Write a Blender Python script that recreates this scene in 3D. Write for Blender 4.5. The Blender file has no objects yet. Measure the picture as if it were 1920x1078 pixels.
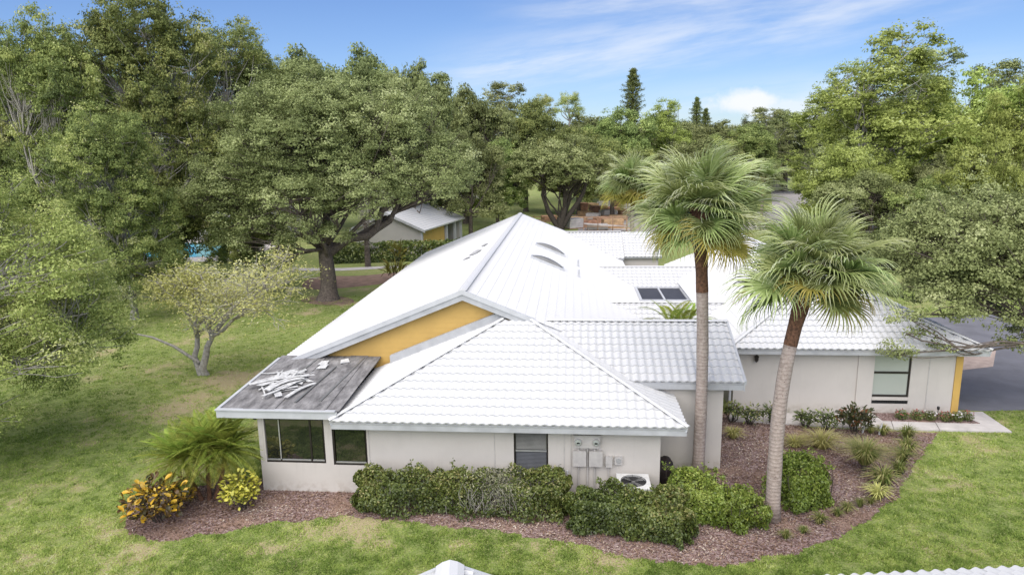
import bpy, bmesh, math, random
import numpy as np
from mathutils import Matrix, Vector
random.seed(7); rng = np.random.default_rng(11)
SC = bpy.context.scene; COL = SC.collection
# ------------------------------------------------------------------ camera
F = 1300.; PITCH = math.radians(11.56); ROLL = math.radians(.9); CAMH = 10.5
_r = np.array([1., 0, 0]); FW = np.array([0, math.cos(PITCH), -math.sin(PITCH)]); _u = np.array([0, math.sin(PITCH), math.cos(PITCH)])
RT = math.cos(ROLL)*_r - math.sin(ROLL)*_u; UP = math.sin(ROLL)*_r + math.cos(ROLL)*_u
CAM = np.array([0, 0, CAMH])
cd = bpy.data.cameras.new('camera'); co = bpy.data.objects.new('camera', cd); COL.objects.link(co)
cd.sensor_width = 36; cd.sensor_fit = 'HORIZONTAL'; cd.lens = F/1920*36; cd.clip_start = .1; cd.clip_end = 3000
co.matrix_world = Matrix(((RT[0], UP[0], -FW[0], 0), (RT[1], UP[1], -FW[1], 0), (RT[2], UP[2], -FW[2], CAMH), (0, 0, 0, 1)))
SC.camera = co
def ray(px, py): return FW + (px-960)/F*RT - (py-539)/F*UP
def G(px, py, z=0.):                       # pixel -> point at height z (the ground it stands on)
    d = ray(px, py); return CAM + d*(z-CAMH)/d[2]
def topz(py, px, Y):                        # height seen at pixel on the vertical plane y = Y
    d = ray(px, py); return CAMH + d[2]/d[1]*Y
def atY(px, py, Y):
    d = ray(px, py); return CAM + d/d[1]*Y
def proj(P):
    q = np.asarray(P) - CAM; d = q@FW; return 960+F*(q@RT)/d, 539-F*(q@UP)/d, d
# ------------------------------------------------------------------ light
SUN_EL = math.radians(57); SUN_AZ = math.radians(200)     # azimuth clockwise from +Y; behind the camera, to the left
SC.view_settings.view_transform = 'Standard'; SC.view_settings.look = 'None'
SC.view_settings.exposure = .9; SC.view_settings.gamma = 1; SC.view_settings.use_curve_mapping = False
sl = bpy.data.lights.new('sun', 'SUN'); sl.energy = 3.3; sl.angle = math.radians(95); sl.color = (1, .935, .84)
so = bpy.data.objects.new('sun', sl); COL.objects.link(so)
sd = Vector((math.sin(SUN_AZ)*math.cos(SUN_EL), math.cos(SUN_AZ)*math.cos(SUN_EL), math.sin(SUN_EL)))
so.rotation_euler = (-sd).to_track_quat('-Z', 'Y').to_euler(); so.location = (0, -20, 40)
W = bpy.data.worlds.new('World'); SC.world = W; W.use_nodes = True
class NT:
    def __init__(s, tree): s.t = tree; s.n = tree.nodes; s.l = tree.links
    def add(s, typ, ins=None, **kw):
        n = s.n.new(typ)
        for k, v in kw.items(): setattr(n, k, v)
        for k, v in (ins or {}).items(): s.put(n.inputs[k], v)
        return n
    def put(s, sock, v):
        if isinstance(v, bpy.types.NodeSocket): s.l.new(v, sock)
        elif isinstance(v, bpy.types.Node): s.l.new(v.outputs[0], sock)
        else: sock.default_value = v
    def math(s, op, a, b=0., c=0., clamp=False):
        n = s.n.new('ShaderNodeMath'); n.operation = op; n.use_clamp = clamp
        s.put(n.inputs[0], a); s.put(n.inputs[1], b); s.put(n.inputs[2], c); return n.outputs[0]
    def mix(s, f, a, b, blend='MIX'):
        n = s.n.new('ShaderNodeMix'); n.data_type = 'RGBA'; n.blend_type = blend
        s.put(n.inputs[0], f); s.put(n.inputs[6], c4(a)); s.put(n.inputs[7], c4(b)); return n.outputs[2]
    def ramp(s, f, stops, interp='LINEAR'):
        n = s.n.new('ShaderNodeValToRGB'); n.color_ramp.interpolation = interp; e = n.color_ramp.elements
        while len(e) < len(stops): e.new(.5)
        for q, (p, c) in zip(e, stops): q.position = p; q.color = c4(c)
        s.put(n.inputs[0], f); return n.outputs[0]
    def noise(s, vec, scale, detail=4, rough=.55, out=0):
        n = s.n.new('ShaderNodeTexNoise'); n.inputs['Scale'].default_value = scale; n.inputs['Detail'].default_value = detail
        n.inputs['Roughness'].default_value = rough
        if vec is not None: s.put(n.inputs['Vector'], vec)
        return n.outputs[out]
    def smooth(s, v, a, b):
        n = s.n.new('ShaderNodeMapRange'); n.interpolation_type = 'SMOOTHSTEP'
        s.put(n.inputs[0], v); n.inputs[1].default_value = a; n.inputs[2].default_value = b; return n.outputs[0]
def c4(c):
    if isinstance(c, (bpy.types.NodeSocket, bpy.types.Node)): return c
    if isinstance(c, (int, float)): return (c, c, c, 1)
    return (*c, 1) if len(c) == 3 else c
def make_world():
    n = NT(W.node_tree); n.n.clear()
    sky = n.add('ShaderNodeTexSky', sky_type='NISHITA', sun_disc=False, sun_elevation=SUN_EL, sun_rotation=SUN_AZ)
    sky.air_density = 1.0; sky.dust_density = .2; sky.ozone_density = 1.0; sky.altitude = 0
    tc = n.add('ShaderNodeTexCoord'); sp = n.add('ShaderNodeSeparateXYZ', {0: tc.outputs['Generated']})
    x, y, z = sp.outputs
    front = n.math('GREATER_THAN', y, .02); ys = n.math('MAXIMUM', y, .02)
    gx = n.math('DIVIDE', x, ys); gz = n.math('DIVIDE', z, ys)
    def gp(px, py): d = ray(px, py); return d[0]/d[1], d[2]/d[1]
    comb = n.add('ShaderNodeCombineXYZ', {0: gx, 1: gz}).outputs[0]
    # thin cirrus streak crossing the sky
    def streak(a, b, width, amp):
        ax, az = gp(*a); bx, bz = gp(*b); L = math.hypot(bx-ax, bz-az); tx, tz = (bx-ax)/L, (bz-az)/L
        dx = n.math('SUBTRACT', gx, ax); dz = n.math('SUBTRACT', gz, az)
        t = n.math('ADD', n.math('MULTIPLY', dx, tx), n.math('MULTIPLY', dz, tz))
        q = n.math('SUBTRACT', n.math('MULTIPLY', dz, tx), n.math('MULTIPLY', dx, tz))
        v = n.add('ShaderNodeCombineXYZ', {0: n.math('MULTIPLY', t, 1.6), 1: n.math('MULTIPLY', q, 11.)}).outputs[0]
        nz = n.noise(v, 3.2, 6, .6)
        q2 = n.math('ADD', q, n.math('MULTIPLY', n.math('SUBTRACT', nz, .5), .05))
        m = n.math('SUBTRACT', 1., n.smooth(n.math('ABSOLUTE', q2), 0., width))
        e = n.math('MULTIPLY', n.smooth(t, -.1, L*.25), n.math('SUBTRACT', 1., n.smooth(t, L*.75, L*1.25)))
        return n.math('MULTIPLY', n.math('MULTIPLY', m, e), n.math('MULTIPLY', n.smooth(nz, .25, .75), amp))
    c = n.math('MAXIMUM', streak((820, 145), (1800, -40), .075, .55), streak((860, 128), (1250, 78), .025, .6))
    c = n.math('MAXIMUM', c, streak((980, 10), (1750, -60), .05, .5))
    c = n.math('MAXIMUM', c, streak((1180, 205), (1900, 120), .045, .35))
    # one low cumulus
    def cumulus(px, py, w, h, amp):
        cx, cz = gp(px, py); w /= F; h /= F
        dx = n.math('DIVIDE', n.math('SUBTRACT', gx, cx), w); dz = n.math('DIVIDE', n.math('SUBTRACT', gz, cz), h)
        r = n.math('SQRT', n.math('ADD', n.math('POWER', n.math('ABSOLUTE', dx), 2.), n.math('POWER', n.math('ABSOLUTE', dz), 2.)))
        nz = n.noise(comb, 11, 8, .62)
        r2 = n.math('ADD', r, n.math('MULTIPLY', n.math('SUBTRACT', nz, .5), 2.6))
        return n.math('MULTIPLY', n.math('SUBTRACT', 1., n.smooth(r2, .35, 1.1)), amp)
    c = n.math('MAXIMUM', c, cumulus(1400, 192, 95, 30, .95))
    c = n.math('MAXIMUM', c, cumulus(1490, 205, 150, 30, .6))
    c = n.math('MULTIPLY', c, front)
    col = n.mix(c, n.mix(1., sky.outputs[0], (.66, .80, 1.12), 'MULTIPLY'), (8.0, 8.2, 8.5))
    bg = n.add('ShaderNodeBackground', {0: col, 1: .065})
    out = n.add('ShaderNodeOutputWorld', {0: bg.outputs[0]})
make_world()
# ------------------------------------------------------------------ materials
def newmat(name):
    m = bpy.data.materials.new(name); m.use_nodes = True; n = NT(m.node_tree); n.n.clear()
    b = n.add('ShaderNodeBsdfPrincipled'); o = n.add('ShaderNodeOutputMaterial', {0: b.outputs[0]})
    return m, n, b, o
def coords(n, kind='Object'):
    return n.add('ShaderNodeTexCoord').outputs[kind]
def wpos(n): return n.add('ShaderNodeNewGeometry').outputs['Position']
def plain(name, col, rough=.6, var=.08, scale=3., bump=0., bscale=60., metal=0., spec=.5):
    m, n, b, o = newmat(name); p = wpos(n)
    v = n.noise(p, scale, 5, .6)
    d = tuple(max(0, x*(1-var*2)) for x in col); l = tuple(min(1, x*(1+var)) for x in col)
    n.put(b.inputs['Base Color'], n.ramp(v, [(.3, d), (.7, l)])); b.inputs['Roughness'].default_value = rough
    b.inputs['Metallic'].default_value = metal; b.inputs['Specular IOR Level'].default_value = spec
    if bump:
        bn = n.add('ShaderNodeBump', {'Strength': bump, 'Distance': .02, 'Height': n.noise(p, bscale, 3)})
        n.put(b.inputs['Normal'], bn.outputs[0])
    return m
def leafmat(name, stops, transl=.3, rough=.5, objvar=.18, gloss=.12):
    m, n, b, o = newmat(name)
    at = n.add('ShaderNodeAttribute', attribute_name='tint')
    oi = n.add('ShaderNodeObjectInfo')
    col = n.ramp(at.outputs['Fac'], stops)
    hs = n.add('ShaderNodeHueSaturation', {'Color': col,
        'Hue': n.math('ADD', .5, n.math('MULTIPLY', n.math('SUBTRACT', oi.outputs['Random'], .5), objvar*.14)),
        'Value': n.math('ADD', 1., n.math('MULTIPLY', n.math('SUBTRACT', oi.outputs['Random'], .5), objvar*2))})
    n.put(b.inputs['Base Color'], hs.outputs[0]); b.inputs['Roughness'].default_value = rough
    b.inputs['Specular IOR Level'].default_value = gloss
    tr = n.add('ShaderNodeBsdfTranslucent', {0: hs.outputs[0]})
    mx = n.add('ShaderNodeMixShader', {0: transl, 1: b.outputs[0], 2: tr.outputs[0]})
    n.l.new(mx.outputs[0], o.inputs[0]); return m
def roofwhite():
    m, n, b, o = newmat('white_roof_coating'); p = wpos(n)
    v = n.noise(p, 1.3, 6, .65); v2 = n.noise(p, 9., 4, .6)
    c = n.mix(n.smooth(v, .58, .8), (.57, .572, .57), (.48, .482, .48))
    c = n.mix(n.smooth(v2, .62, .8), c, (.53, .53, .52))
    n.put(b.inputs['Base Color'], c); b.inputs['Roughness'].default_value = .55
    n.put(b.inputs['Normal'], n.add('ShaderNodeBump', {'Strength': .25, 'Distance': .006, 'Height': n.noise(p, 70, 2)}).outputs[0]); return m
def stucco(name, col):
    m, n, b, o = newmat(name); p = wpos(n)
    st = n.add('ShaderNodeMapping', {'Vector': p}); st.inputs['Scale'].default_value = (6, 6, .5)
    v = n.noise(p, 1.1, 6, .6); s = n.noise(st.outputs[0], 1.4, 4, .6)
    sz = n.add('ShaderNodeSeparateXYZ', {0: p}).outputs[2]
    dirt = n.math('MULTIPLY', n.math('SUBTRACT', 1., n.smooth(sz, 0., .5)), n.smooth(n.noise(p, 5, 4), .42, .65))
    c = n.mix(n.smooth(v, .35, .75), col, tuple(x*.93 for x in col))
    c = n.mix(n.math('MULTIPLY', n.smooth(s, .55, .8), .5), c, tuple(x*.84 for x in col))
    c = n.mix(n.math('MULTIPLY', dirt, .6), c, (.33, .28, .23))
    n.put(b.inputs['Base Color'], c); b.inputs['Roughness'].default_value = .85
    n.put(b.inputs['Normal'], n.add('ShaderNodeBump', {'Strength': .35, 'Distance': .01, 'Height': n.noise(p, 45, 4)}).outputs[0]); return m
M = {}
M['roof'] = roofwhite(); M['stucco'] = stucco('pale_stucco', (.53, .497, .455)); M['stucco_far'] = stucco('far_stucco', (.44, .42, .39))
M['trim'] = plain('white_trim_paint', (.49, .50, .512), .45, .06, 2.)
M['trimdark'] = plain('weathered_fascia', (.42, .43, .44), .5, .1, 2.)
M['yellow'] = plain('yellow_siding_paint', (.55, .35, .095), .5, .06, 1.2, .08, 30)
M['bronze'] = plain('dark_bronze_frame', (.022, .018, .016), .35, .1)
M['alu'] = plain('aluminium', (.55, .55, .55), .35, .08, metal=.6)
M['black'] = plain('black_plastic', (.015, .015, .016), .5, .1)
M['metalgrey'] = plain('painted_grey_metal', (.46, .44, .415), .45, .08, 5)
M['acwhite'] = plain('condenser_enamel', (.60, .60, .585), .4, .08, 5)
M['concrete'] = plain('concrete_walk', (.50, .47, .45), .85, .1, 2.2, .2, 60)
M['bark'] = plain('grey_oak_bark', (.135, .11, .09), .95, .28, 7., .8, 22)
M['barkpale'] = plain('pale_bark', (.36, .335, .30), .9, .22, 8., .5, 30)
M['barkdark'] = plain('dark_bark', (.07, .057, .047), .95, .25, 8., .6, 25)
M['scrap'] = plain('white_membrane_scrap', (.58, .58, .565), .6, .2, 7)
M['timber'] = plain('sawn_timber', (.52, .34, .19), .8, .22, 2.5)
M['timber2'] = plain('weathered_board', (.36, .22, .15), .85, .25, 2.)
M['wraps'] = plain('white_wrap', (.60, .56, .54), .5, .1, 2.)
M['terracotta'] = plain('terracotta_tiles', (.50, .27, .17), .8, .25, 2.5)
M['pool'] = plain('pool_water_tiles', (.05, .45, .55), .1, .1, .5)
def glassmat(name, base, rough=.03):
    m, n, b, o = newmat(name); b.inputs['Base Color'].default_value = c4(base); b.inputs['Roughness'].default_value = rough
    b.inputs['IOR'].default_value = 2.1
    p = wpos(n); n.put(b.inputs['Normal'], n.add('ShaderNodeBump', {'Strength': .05, 'Distance': .02, 'Height': n.noise(p, 2.5, 2)}).outputs[0]); return m
M['glass'] = glassmat('dark_window_glass', (.012, .014, .012)); M['glasspale'] = glassmat('pale_backed_glass', (.40, .43, .40), .12)
M['skylight'] = plain('tinted_skylight', (.045, .045, .05), .55, .1)
def felt():
    m, n, b, o = newmat('roofing_felt'); p = coords(n, 'Object')
    mp = n.add('ShaderNodeMapping', {'Vector': p}); mp.inputs['Scale'].default_value = (3.2, 1.1, 1)
    c = n.ramp(n.noise(mp.outputs[0], 1.5, 7, .7), [(.3, (.07, .067, .067)), (.5, (.18, .174, .172)), (.72, (.33, .32, .315))])
    c = n.mix(n.smooth(n.noise(p, 6., 5), .55, .75), c, (.20, .192, .19))
    n.put(b.inputs['Base Color'], c); b.inputs['Roughness'].default_value = .9
    n.put(b.inputs['Normal'], n.add('ShaderNodeBump', {'Strength': .5, 'Distance': .02, 'Height': n.noise(p, 14, 4)}).outputs[0]); return m
M['felt'] = felt()
def palmtrunk():
    m, n, b, o = newmat('palm_trunk_bark'); p = coords(n, 'Object')
    z = n.add('ShaderNodeSeparateXYZ', {0: p}).outputs[2]
    ring = n.math('SINE', n.math('ADD', n.math('MULTIPLY', z, 58.), n.math('MULTIPLY', n.noise(p, 3., 3), 9.)))
    v = n.noise(p, 9, 5, .7)
    c = n.ramp(v, [(.3, (.25, .20, .17)), (.5, (.37, .305, .265)), (.72, (.45, .385, .34))])
    c = n.mix(n.math('MULTIPLY', n.smooth(ring, .55, 1.), .38), c, (.17, .13, .11))
    c = n.mix(n.smooth(n.noise(p, 26, 3), .62, .72), c, (.12, .085, .07))
    n.put(b.inputs['Base Color'], c); b.inputs['Roughness'].default_value = .95
    h = n.math('ADD', n.math('MULTIPLY', ring, .13), v)
    n.put(b.inputs['Normal'], n.add('ShaderNodeBump', {'Strength': .6, 'Distance': .03, 'Height': h}).outputs[0]); return m
M['palmtrunk'] = palmtrunk()
M['boots'] = plain('palm_boot_fibre', (.17, .085, .05), .95, .35, 14., .9, 40)
def ground_grass():
    m, n, b, o = newmat('lawn_soil_and_turf'); p = wpos(n)
    a = n.noise(p, .38, 6, .65); f = n.noise(p, 3.5, 6, .7); f2 = n.noise(p, 22, 4, .7)
    c = n.ramp(f, [(.3, (.17, .215, .06)), (.55, (.245, .295, .095)), (.75, (.30, .335, .13))])
    c = n.mix(n.smooth(f2, .4, .75), c, (.27, .305, .125))
    dry = n.math('MULTIPLY', n.smooth(a, .44, .62), n.smooth(f, .36, .6))
    at = n.add('ShaderNodeAttribute', attribute_name='tint'); dry = n.math('MAXIMUM', n.math('MULTIPLY', dry, .4), n.smooth(n.math('ADD', at.outputs['Fac'], n.math('MULTIPLY', n.math('SUBTRACT', f2, .5), .35)), .5, .85))
    c = n.mix(n.math('MULTIPLY', dry, .85), c, (.40, .32, .20))
    n.put(b.inputs['Base Color'], c); b.inputs['Roughness'].default_value = .95; b.inputs['Specular IOR Level'].default_value = .1
    n.put(b.inputs['Normal'], n.add('ShaderNodeBump', {'Strength': .9, 'Distance': .06, 'Height': n.noise(p, 16, 5, .7)}).outputs[0]); return m
M['lawn'] = ground_grass()
def mulchmat(name='mulch_ground', k=1.):
    m, n, b, o = newmat(name); p = wpos(n)
    v = n.add('ShaderNodeTexVoronoi', {'Vector': p}); v.inputs['Scale'].default_value = 22
    s = n.add('ShaderNodeSeparateColor', {0: v.outputs['Color']}).outputs[0]
    c = n.ramp(s, [(.1, (.10*k, .06*k, .05*k)), (.5, (.21*k, .13*k, .115*k)), (.9, (.33*k, .25*k, .235*k))])
    c = n.mix(n.smooth(n.noise(p, .7, 4), .5, .7), c, (.26*k, .17*k, .13*k))
    n.put(b.inputs['Base Color'], c); b.inputs['Roughness'].default_value = .95
    n.put(b.inputs['Normal'], n.add('ShaderNodeBump', {'Strength': 1., 'Distance': .03, 'Height': v.outputs['Distance']}).outputs[0]); return m
M['mulch'] = mulchmat()
M['chips'] = leafmat('mulch_chips', [(0, (.085, .05, .034)), (.4, (.20, .128, .088)), (.75, (.315, .225, .168)), (1, (.47, .40, .33))], 0., .9, 0)
M['chips_orange'] = M['chips']
M['dirt'] = plain('bare_reddish_dirt', (.25, .165, .125), .95, .2, 1.5, .4, 10)
def asphalt(name, col):
    return plain(name, col, .85, .12, .8, .25, 50)
M['asphalt'] = asphalt('asphalt_drive', (.155, .155, .172)); M['road'] = asphalt('pale_road', (.34, .315, .30)); M['paver'] = plain('tan_paver', (.42, .33, .28), .9, .12, 3)
OAK = [(0, (.10, .118, .042)), (.4, (.25, .285, .11)), (.75, (.385, .42, .185)), (1, (.48, .50, .26))]
M['oak'] = leafmat('live_oak_leaves', OAK)
M['darkleaf'] = leafmat('dark_broadleaf', [(0, (0.105, 0.139, 0.046)), (.5, (0.261, 0.320, 0.102)), (.85, (0.475, 0.512, 0.168)), (1, (0.600, 0.600, 0.317))])
M['lightleaf'] = leafmat('light_green_leaves', [(0, (0.172, 0.208, 0.055)), (.5, (0.380, 0.424, 0.131)), (.85, (0.591, 0.581, 0.239)), (1, (0.591, 0.581, 0.377))])
M['yellowleaf'] = leafmat('yellow_green_leaves', [(0, (0.156, 0.199, 0.044)), (.5, (0.352, 0.426, 0.108)), (.85, (0.520, 0.597, 0.193)), (1, (0.520, 0.597, 0.320))])
M['sparse'] = leafmat('pale_olive_sprigs', [(0, (0.333, 0.334, 0.120)), (.5, (0.600, 0.580, 0.204)), (1, (0.600, 0.600, 0.406))])
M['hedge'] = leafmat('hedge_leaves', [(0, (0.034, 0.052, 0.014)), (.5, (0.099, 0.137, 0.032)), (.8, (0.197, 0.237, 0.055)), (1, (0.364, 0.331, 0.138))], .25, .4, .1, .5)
M['lime'] = leafmat('lime_hedge_leaves', [(0, (0.068, 0.109, 0.018)), (.5, (0.195, 0.280, 0.045)), (1, (0.403, 0.457, 0.105))], .3, .4, .1, .5)
M['grey'] = leafmat('greyed_hedge_leaves', [(0, (0.118, 0.127, 0.068)), (.5, (0.254, 0.254, 0.161)), (1, (0.439, 0.423, 0.287))], .2, .6, .1)
M['croton'] = leafmat('croton_leaves', [(0, (0.040, 0.034, 0.014)), (.35, (0.115, 0.063, 0.021)), (.5, (0.230, 0.184, 0.034)), (.75, (0.632, 0.391, 0.034)), (1, (0.800, 0.598, 0.081))], .25, .35, .0, .5)
M['crotonred'] = leafmat('dark_red_croton_leaves', [(0, (0.028, 0.035, 0.014)), (.5, (0.077, 0.084, 0.025)), (.8, (0.182, 0.063, 0.035)), (1, (0.336, 0.168, 0.056))], .2, .4, .0, .5)
M['crotongold'] = leafmat('gold_variegated_leaves', [(0, (0.069, 0.098, 0.014)), (.4, (0.299, 0.310, 0.034)), (1, (0.713, 0.667, 0.127))], .3, .4, .0, .5)
M['frond'] = leafmat('sabal_frond', [(0, (0.104, 0.142, 0.038)), (.45, (0.270, 0.334, 0.110)), (.8, (0.473, 0.534, 0.229)), (1, (0.555, 0.588, 0.399))], .3, .42, .25, .45)
M['frondold'] = leafmat('ageing_frond', [(0, (.10, .10, .025)), (.5, (.27, .24, .05)), (1, (.42, .35, .11))], .3, .5, .25)
M['feather'] = leafmat('feather_frond', [(0, (0.108, 0.160, 0.022)), (.5, (0.283, 0.358, 0.066)), (1, (0.520, 0.546, 0.133))], .35, .45, .3)
M['grass'] = leafmat('grass_blades', [(0, (0.128, 0.200, 0.038)), (.45, (0.293, 0.390, 0.087)), (.75, (0.469, 0.523, 0.157)), (1, (0.558, 0.600, 0.335))], .35, .6, 0)
M['flower'] = leafmat('flower_petals', [(0, (.30, .09, .08)), (.5, (.38, .16, .13)), (.51, (.75, .72, .70)), (1, (.8, .78, .75))], .3, .6, 0)
# ------------------------------------------------------------------ mesh helpers
class MB:
    def __init__(s): s.v = []; s.f = []
    def face(s, pts): k = len(s.v); s.v += [tuple(p) for p in pts]; s.f.append(tuple(range(k, k+len(pts))))
    def box(s, x0, x1, y0, y1, z0, z1):
        k = len(s.v); s.v += [(x, y, z) for z in (z0, z1) for y in (y0, y1) for x in (x0, x1)]
        s.f += [tuple(k+i for i in q) for q in ((0, 2, 3, 1), (4, 5, 7, 6), (0, 1, 5, 4), (2, 6, 7, 3), (0, 4, 6, 2), (1, 3, 7, 5))]; return s
    def prism(s, poly, axis, d):            # polygon swept by vector d
        k = len(s.v); n = len(poly); d = np.asarray(d)
        s.v += [tuple(p) for p in poly] + [tuple(np.asarray(p)+d) for p in poly]
        s.f += [tuple(range(k, k+n)), tuple(range(k+2*n-1, k+n-1, -1))] + [(k+i, k+(i+1) % n, k+n+(i+1) % n, k+n+i) for i in range(n)]; return s
    def bar(s, p, q, w, h, up=(0, 0, 1)):   # rectangular bar from p to q
        p = Vector(p); q = Vector(q); d = (q-p).normalized(); sd_ = d.cross(Vector(up)).normalized(); u = sd_.cross(d)
        a, b = sd_*(w/2), u*(h/2)
        s.prism([p-a-b, p+a-b, p+a+b, p-a+b], None, q-p); return s
    def tube(s, pts, rad, n=6, cap=True):
        pts = [Vector(p) for p in pts]; k = len(s.v); ref = Vector((.31, .95, .1))
        for i, p in enumerate(pts):
            d = (pts[min(i+1, len(pts)-1)]-pts[max(i-1, 0)]).normalized()
            a = d.cross(ref)
            if a.length < .05: a = d.cross(Vector((1, 0, 0)))
            a.normalize(); b = d.cross(a)
            for j in range(n):
                t = 2*math.pi*j/n; s.v.append(tuple(p+(a*math.cos(t)+b*math.sin(t))*rad[i]))
        for i in range(len(pts)-1):
            for j in range(n):
                s.f.append((k+i*n+j, k+i*n+(j+1) % n, k+(i+1)*n+(j+1) % n, k+(i+1)*n+j))
        if cap: s.f += [tuple(k+(len(pts)-1)*n+j for j in range(n)), tuple(k+j for j in range(n-1, -1, -1))]
        return s
    def lathe(s, prof, n=16, c=(0, 0, 0)):
        k = len(s.v)
        for r, z in prof:
            for j in range(n): t = 2*math.pi*j/n; s.v.append((c[0]+r*math.cos(t), c[1]+r*math.sin(t), c[2]+z))
        for i in range(len(prof)-1):
            for j in range(n): s.f.append((k+i*n+j, k+i*n+(j+1) % n, k+(i+1)*n+(j+1) % n, k+(i+1)*n+j))
        s.f += [tuple(k+j for j in range(n-1, -1, -1)), tuple(k+(len(prof)-1)*n+j for j in range(n))]; return s
    def mesh(s, name, mat, smooth=False):
        me = bpy.data.meshes.new(name); me.from_pydata(s.v, [], s.f); me.materials.append(mat)
        if smooth: me.polygons.foreach_set('use_smooth', [True]*len(me.polygons))
        return me
    def build(s, name, mat, parent=None, smooth=False, loc=None): return obj(name, s.mesh(name, mat, smooth), parent, loc)
def obj(name, me, parent=None, loc=None):
    o = bpy.data.objects.new(name, me); COL.objects.link(o)
    if parent: o.parent = parent
    if loc is not None: o.location = loc
    return o
def tag(o, label=None, cat=None, group=None, kind=None):
    for k, v in (('label', label), ('category', cat), ('group', group), ('kind', kind)):
        if v: o[k] = v
    return o
def empty(name, loc, label, cat, group=None, rz=0.):
    o = bpy.data.objects.new(name, None); COL.objects.link(o); o.location = tuple(loc); o.rotation_euler.z = rz
    o.empty_display_size = .2; return tag(o, label, cat, group)
def np_quads(name, V, mat, tint=None, smooth=False, per=4):
    n = len(V)//per; me = bpy.data.meshes.new(name)
    me.vertices.add(len(V)); me.vertices.foreach_set('co', np.ascontiguousarray(V, np.float32).ravel())
    me.loops.add(len(V)); me.loops.foreach_set('vertex_index', np.arange(len(V), dtype=np.int32))
    me.polygons.add(n); me.polygons.foreach_set('loop_start', np.arange(0, len(V), per, dtype=np.int32))
    if tint is not None:
        a = me.attributes.new('tint', 'FLOAT', 'FACE'); a.data.foreach_set('value', np.clip(tint, 0, 1).astype(np.float32))
    me.materials.append(mat); me.update(calc_edges=True); me.validate(); return me
def unit(a): return a/np.maximum(np.linalg.norm(a, axis=-1, keepdims=True), 1e-9)
def leaves(name, C, N, size, tint, mat, aspect=.5, fold=.18, tri=False):
    """one folded diamond leaf per centre"""
    n = len(C); r = rng.normal(size=(n, 3)); t = unit(np.cross(N, r)); b = np.cross(N, t)
    s = np.asarray(size).reshape(-1, 1)
    if tri:
        V = np.empty((n, 3, 3)); V[:, 0] = C - t*s*.55; V[:, 1] = C + t*s*.45 + b*s*aspect*.62; V[:, 2] = C + t*s*.45 - b*s*aspect*.62
        return np_quads(name, V.reshape(-1, 3), mat, tint, per=3)
    V = np.empty((n, 4, 3)); V[:, 0] = C - t*s*.5; V[:, 2] = C + t*s*.5 - N*s*fold*.4
    V[:, 1] = C + b*s*aspect*.5 + N*s*fold*.5; V[:, 3] = C - b*s*aspect*.5 + N*s*fold*.5
    return np_quads(name, V.reshape(-1, 3), mat, tint)
def rsphere(n): return unit(rng.normal(size=(n, 3)))
def vnoise(P, scale, seed=0):               # smooth value noise in the plane
    r = np.random.default_rng(seed).random((64, 64)); q = P*scale; i = np.floor(q).astype(int); f = q-i; f = f*f*(3-2*f)
    g = lambda a, b: r[(i[:, 0]+a) % 64, (i[:, 1]+b) % 64]
    return (g(0, 0)*(1-f[:, 0])+g(1, 0)*f[:, 0])*(1-f[:, 1])+(g(0, 1)*(1-f[:, 0])+g(1, 1)*f[:, 0])*f[:, 1]
def inpoly(P, poly):
    x, y = P[:, 0], P[:, 1]; r = np.zeros(len(P), bool); n = len(poly)
    for i in range(n):
        x0, y0 = poly[i][:2]; x1, y1 = poly[(i+1) % n][:2]
        c = ((y0 > y) != (y1 > y)); xs = x0+(y-y0)/(y1-y0+1e-12)*(x1-x0); r ^= c & (x < xs)
    return r
# ------------------------------------------------------------------ the ground
def sheet(name, poly, z, mat, kind='structure'):
    mb = MB(); mb.face([(p[0], p[1], z) for p in poly]); o = mb.build(name, mat)
    if o.data.polygons[0].normal.z < 0: o.data.flip_normals()
    return tag(o, kind=kind)
YAW = math.radians(5.05)
def LW(u, v, z=0.): return np.array([math.cos(YAW)*u+math.sin(YAW)*v, -math.sin(YAW)*u+math.cos(YAW)*v, z])
tag(MB().box(-700, 700, -60, 1500, -.5, 0).build('lawn', M['lawn']), kind='structure')
def pxpoly(pts): return [G(*p) for p in pts]
def smoothpoly(P, it=2):
    P = [np.array(p) for p in P]
    for _ in range(it):
        Q = []
        for i in range(len(P)): a, b = P[i], P[(i+1) % len(P)]; Q += [a*.75+b*.25, a*.25+b*.75]
        P = Q
    return P
bed_front = [(222, 985), (240, 1004), (300, 1016), (400, 1002), (480, 984), (560, 975), (680, 966), (760, 980), (830, 985), (960, 1000), (1080, 1018), (1150, 1042), (1260, 1056), (1350, 1064), (1450, 1046), (1540, 1022), (1600, 992), (1650, 960), (1700, 905), (1735, 838), (1758, 815)]
bed_l = smoothpoly(pxpoly(bed_front), 3)[:-14]
_bl = []
for _a, _b in zip(bed_l, bed_l[1:]):          # ragged, grass-eaten edge
    _n = max(1, int(np.linalg.norm(_b-_a)/.07)); _t = unit(_b-_a); _s = np.array([-_t[1], _t[0], 0])
    for _k in range(_n): _p = _a+(_b-_a)*_k/_n; _bl.append(_p+_s*(random.gauss(0, .035)+.05*math.sin(_p[0]*3.1+_p[1]*2)+.04*math.sin(_p[0]*7.7-_p[1]*5)))
bed_l = _bl
bed = list(bed_l) + [G(1758, 812), G(1520, 802), LW(8.2, 26.6), LW(4.2, 26.6), LW(4.2, 20.2), LW(-9, 20.2), LW(-11.2, 20.), G(240, 950)]
sheet('mulch_bed', bed, .012, M['mulch'])
walk = pxpoly([(1368, 776), (1690, 775), (1842, 774), (1898, 812), (1640, 806), (1500, 799), (1366, 790)])
WZ = .06
walk_base = tag(bpy.data.objects.new('walkway', None), kind='structure'); COL.objects.link(walk_base)
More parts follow.
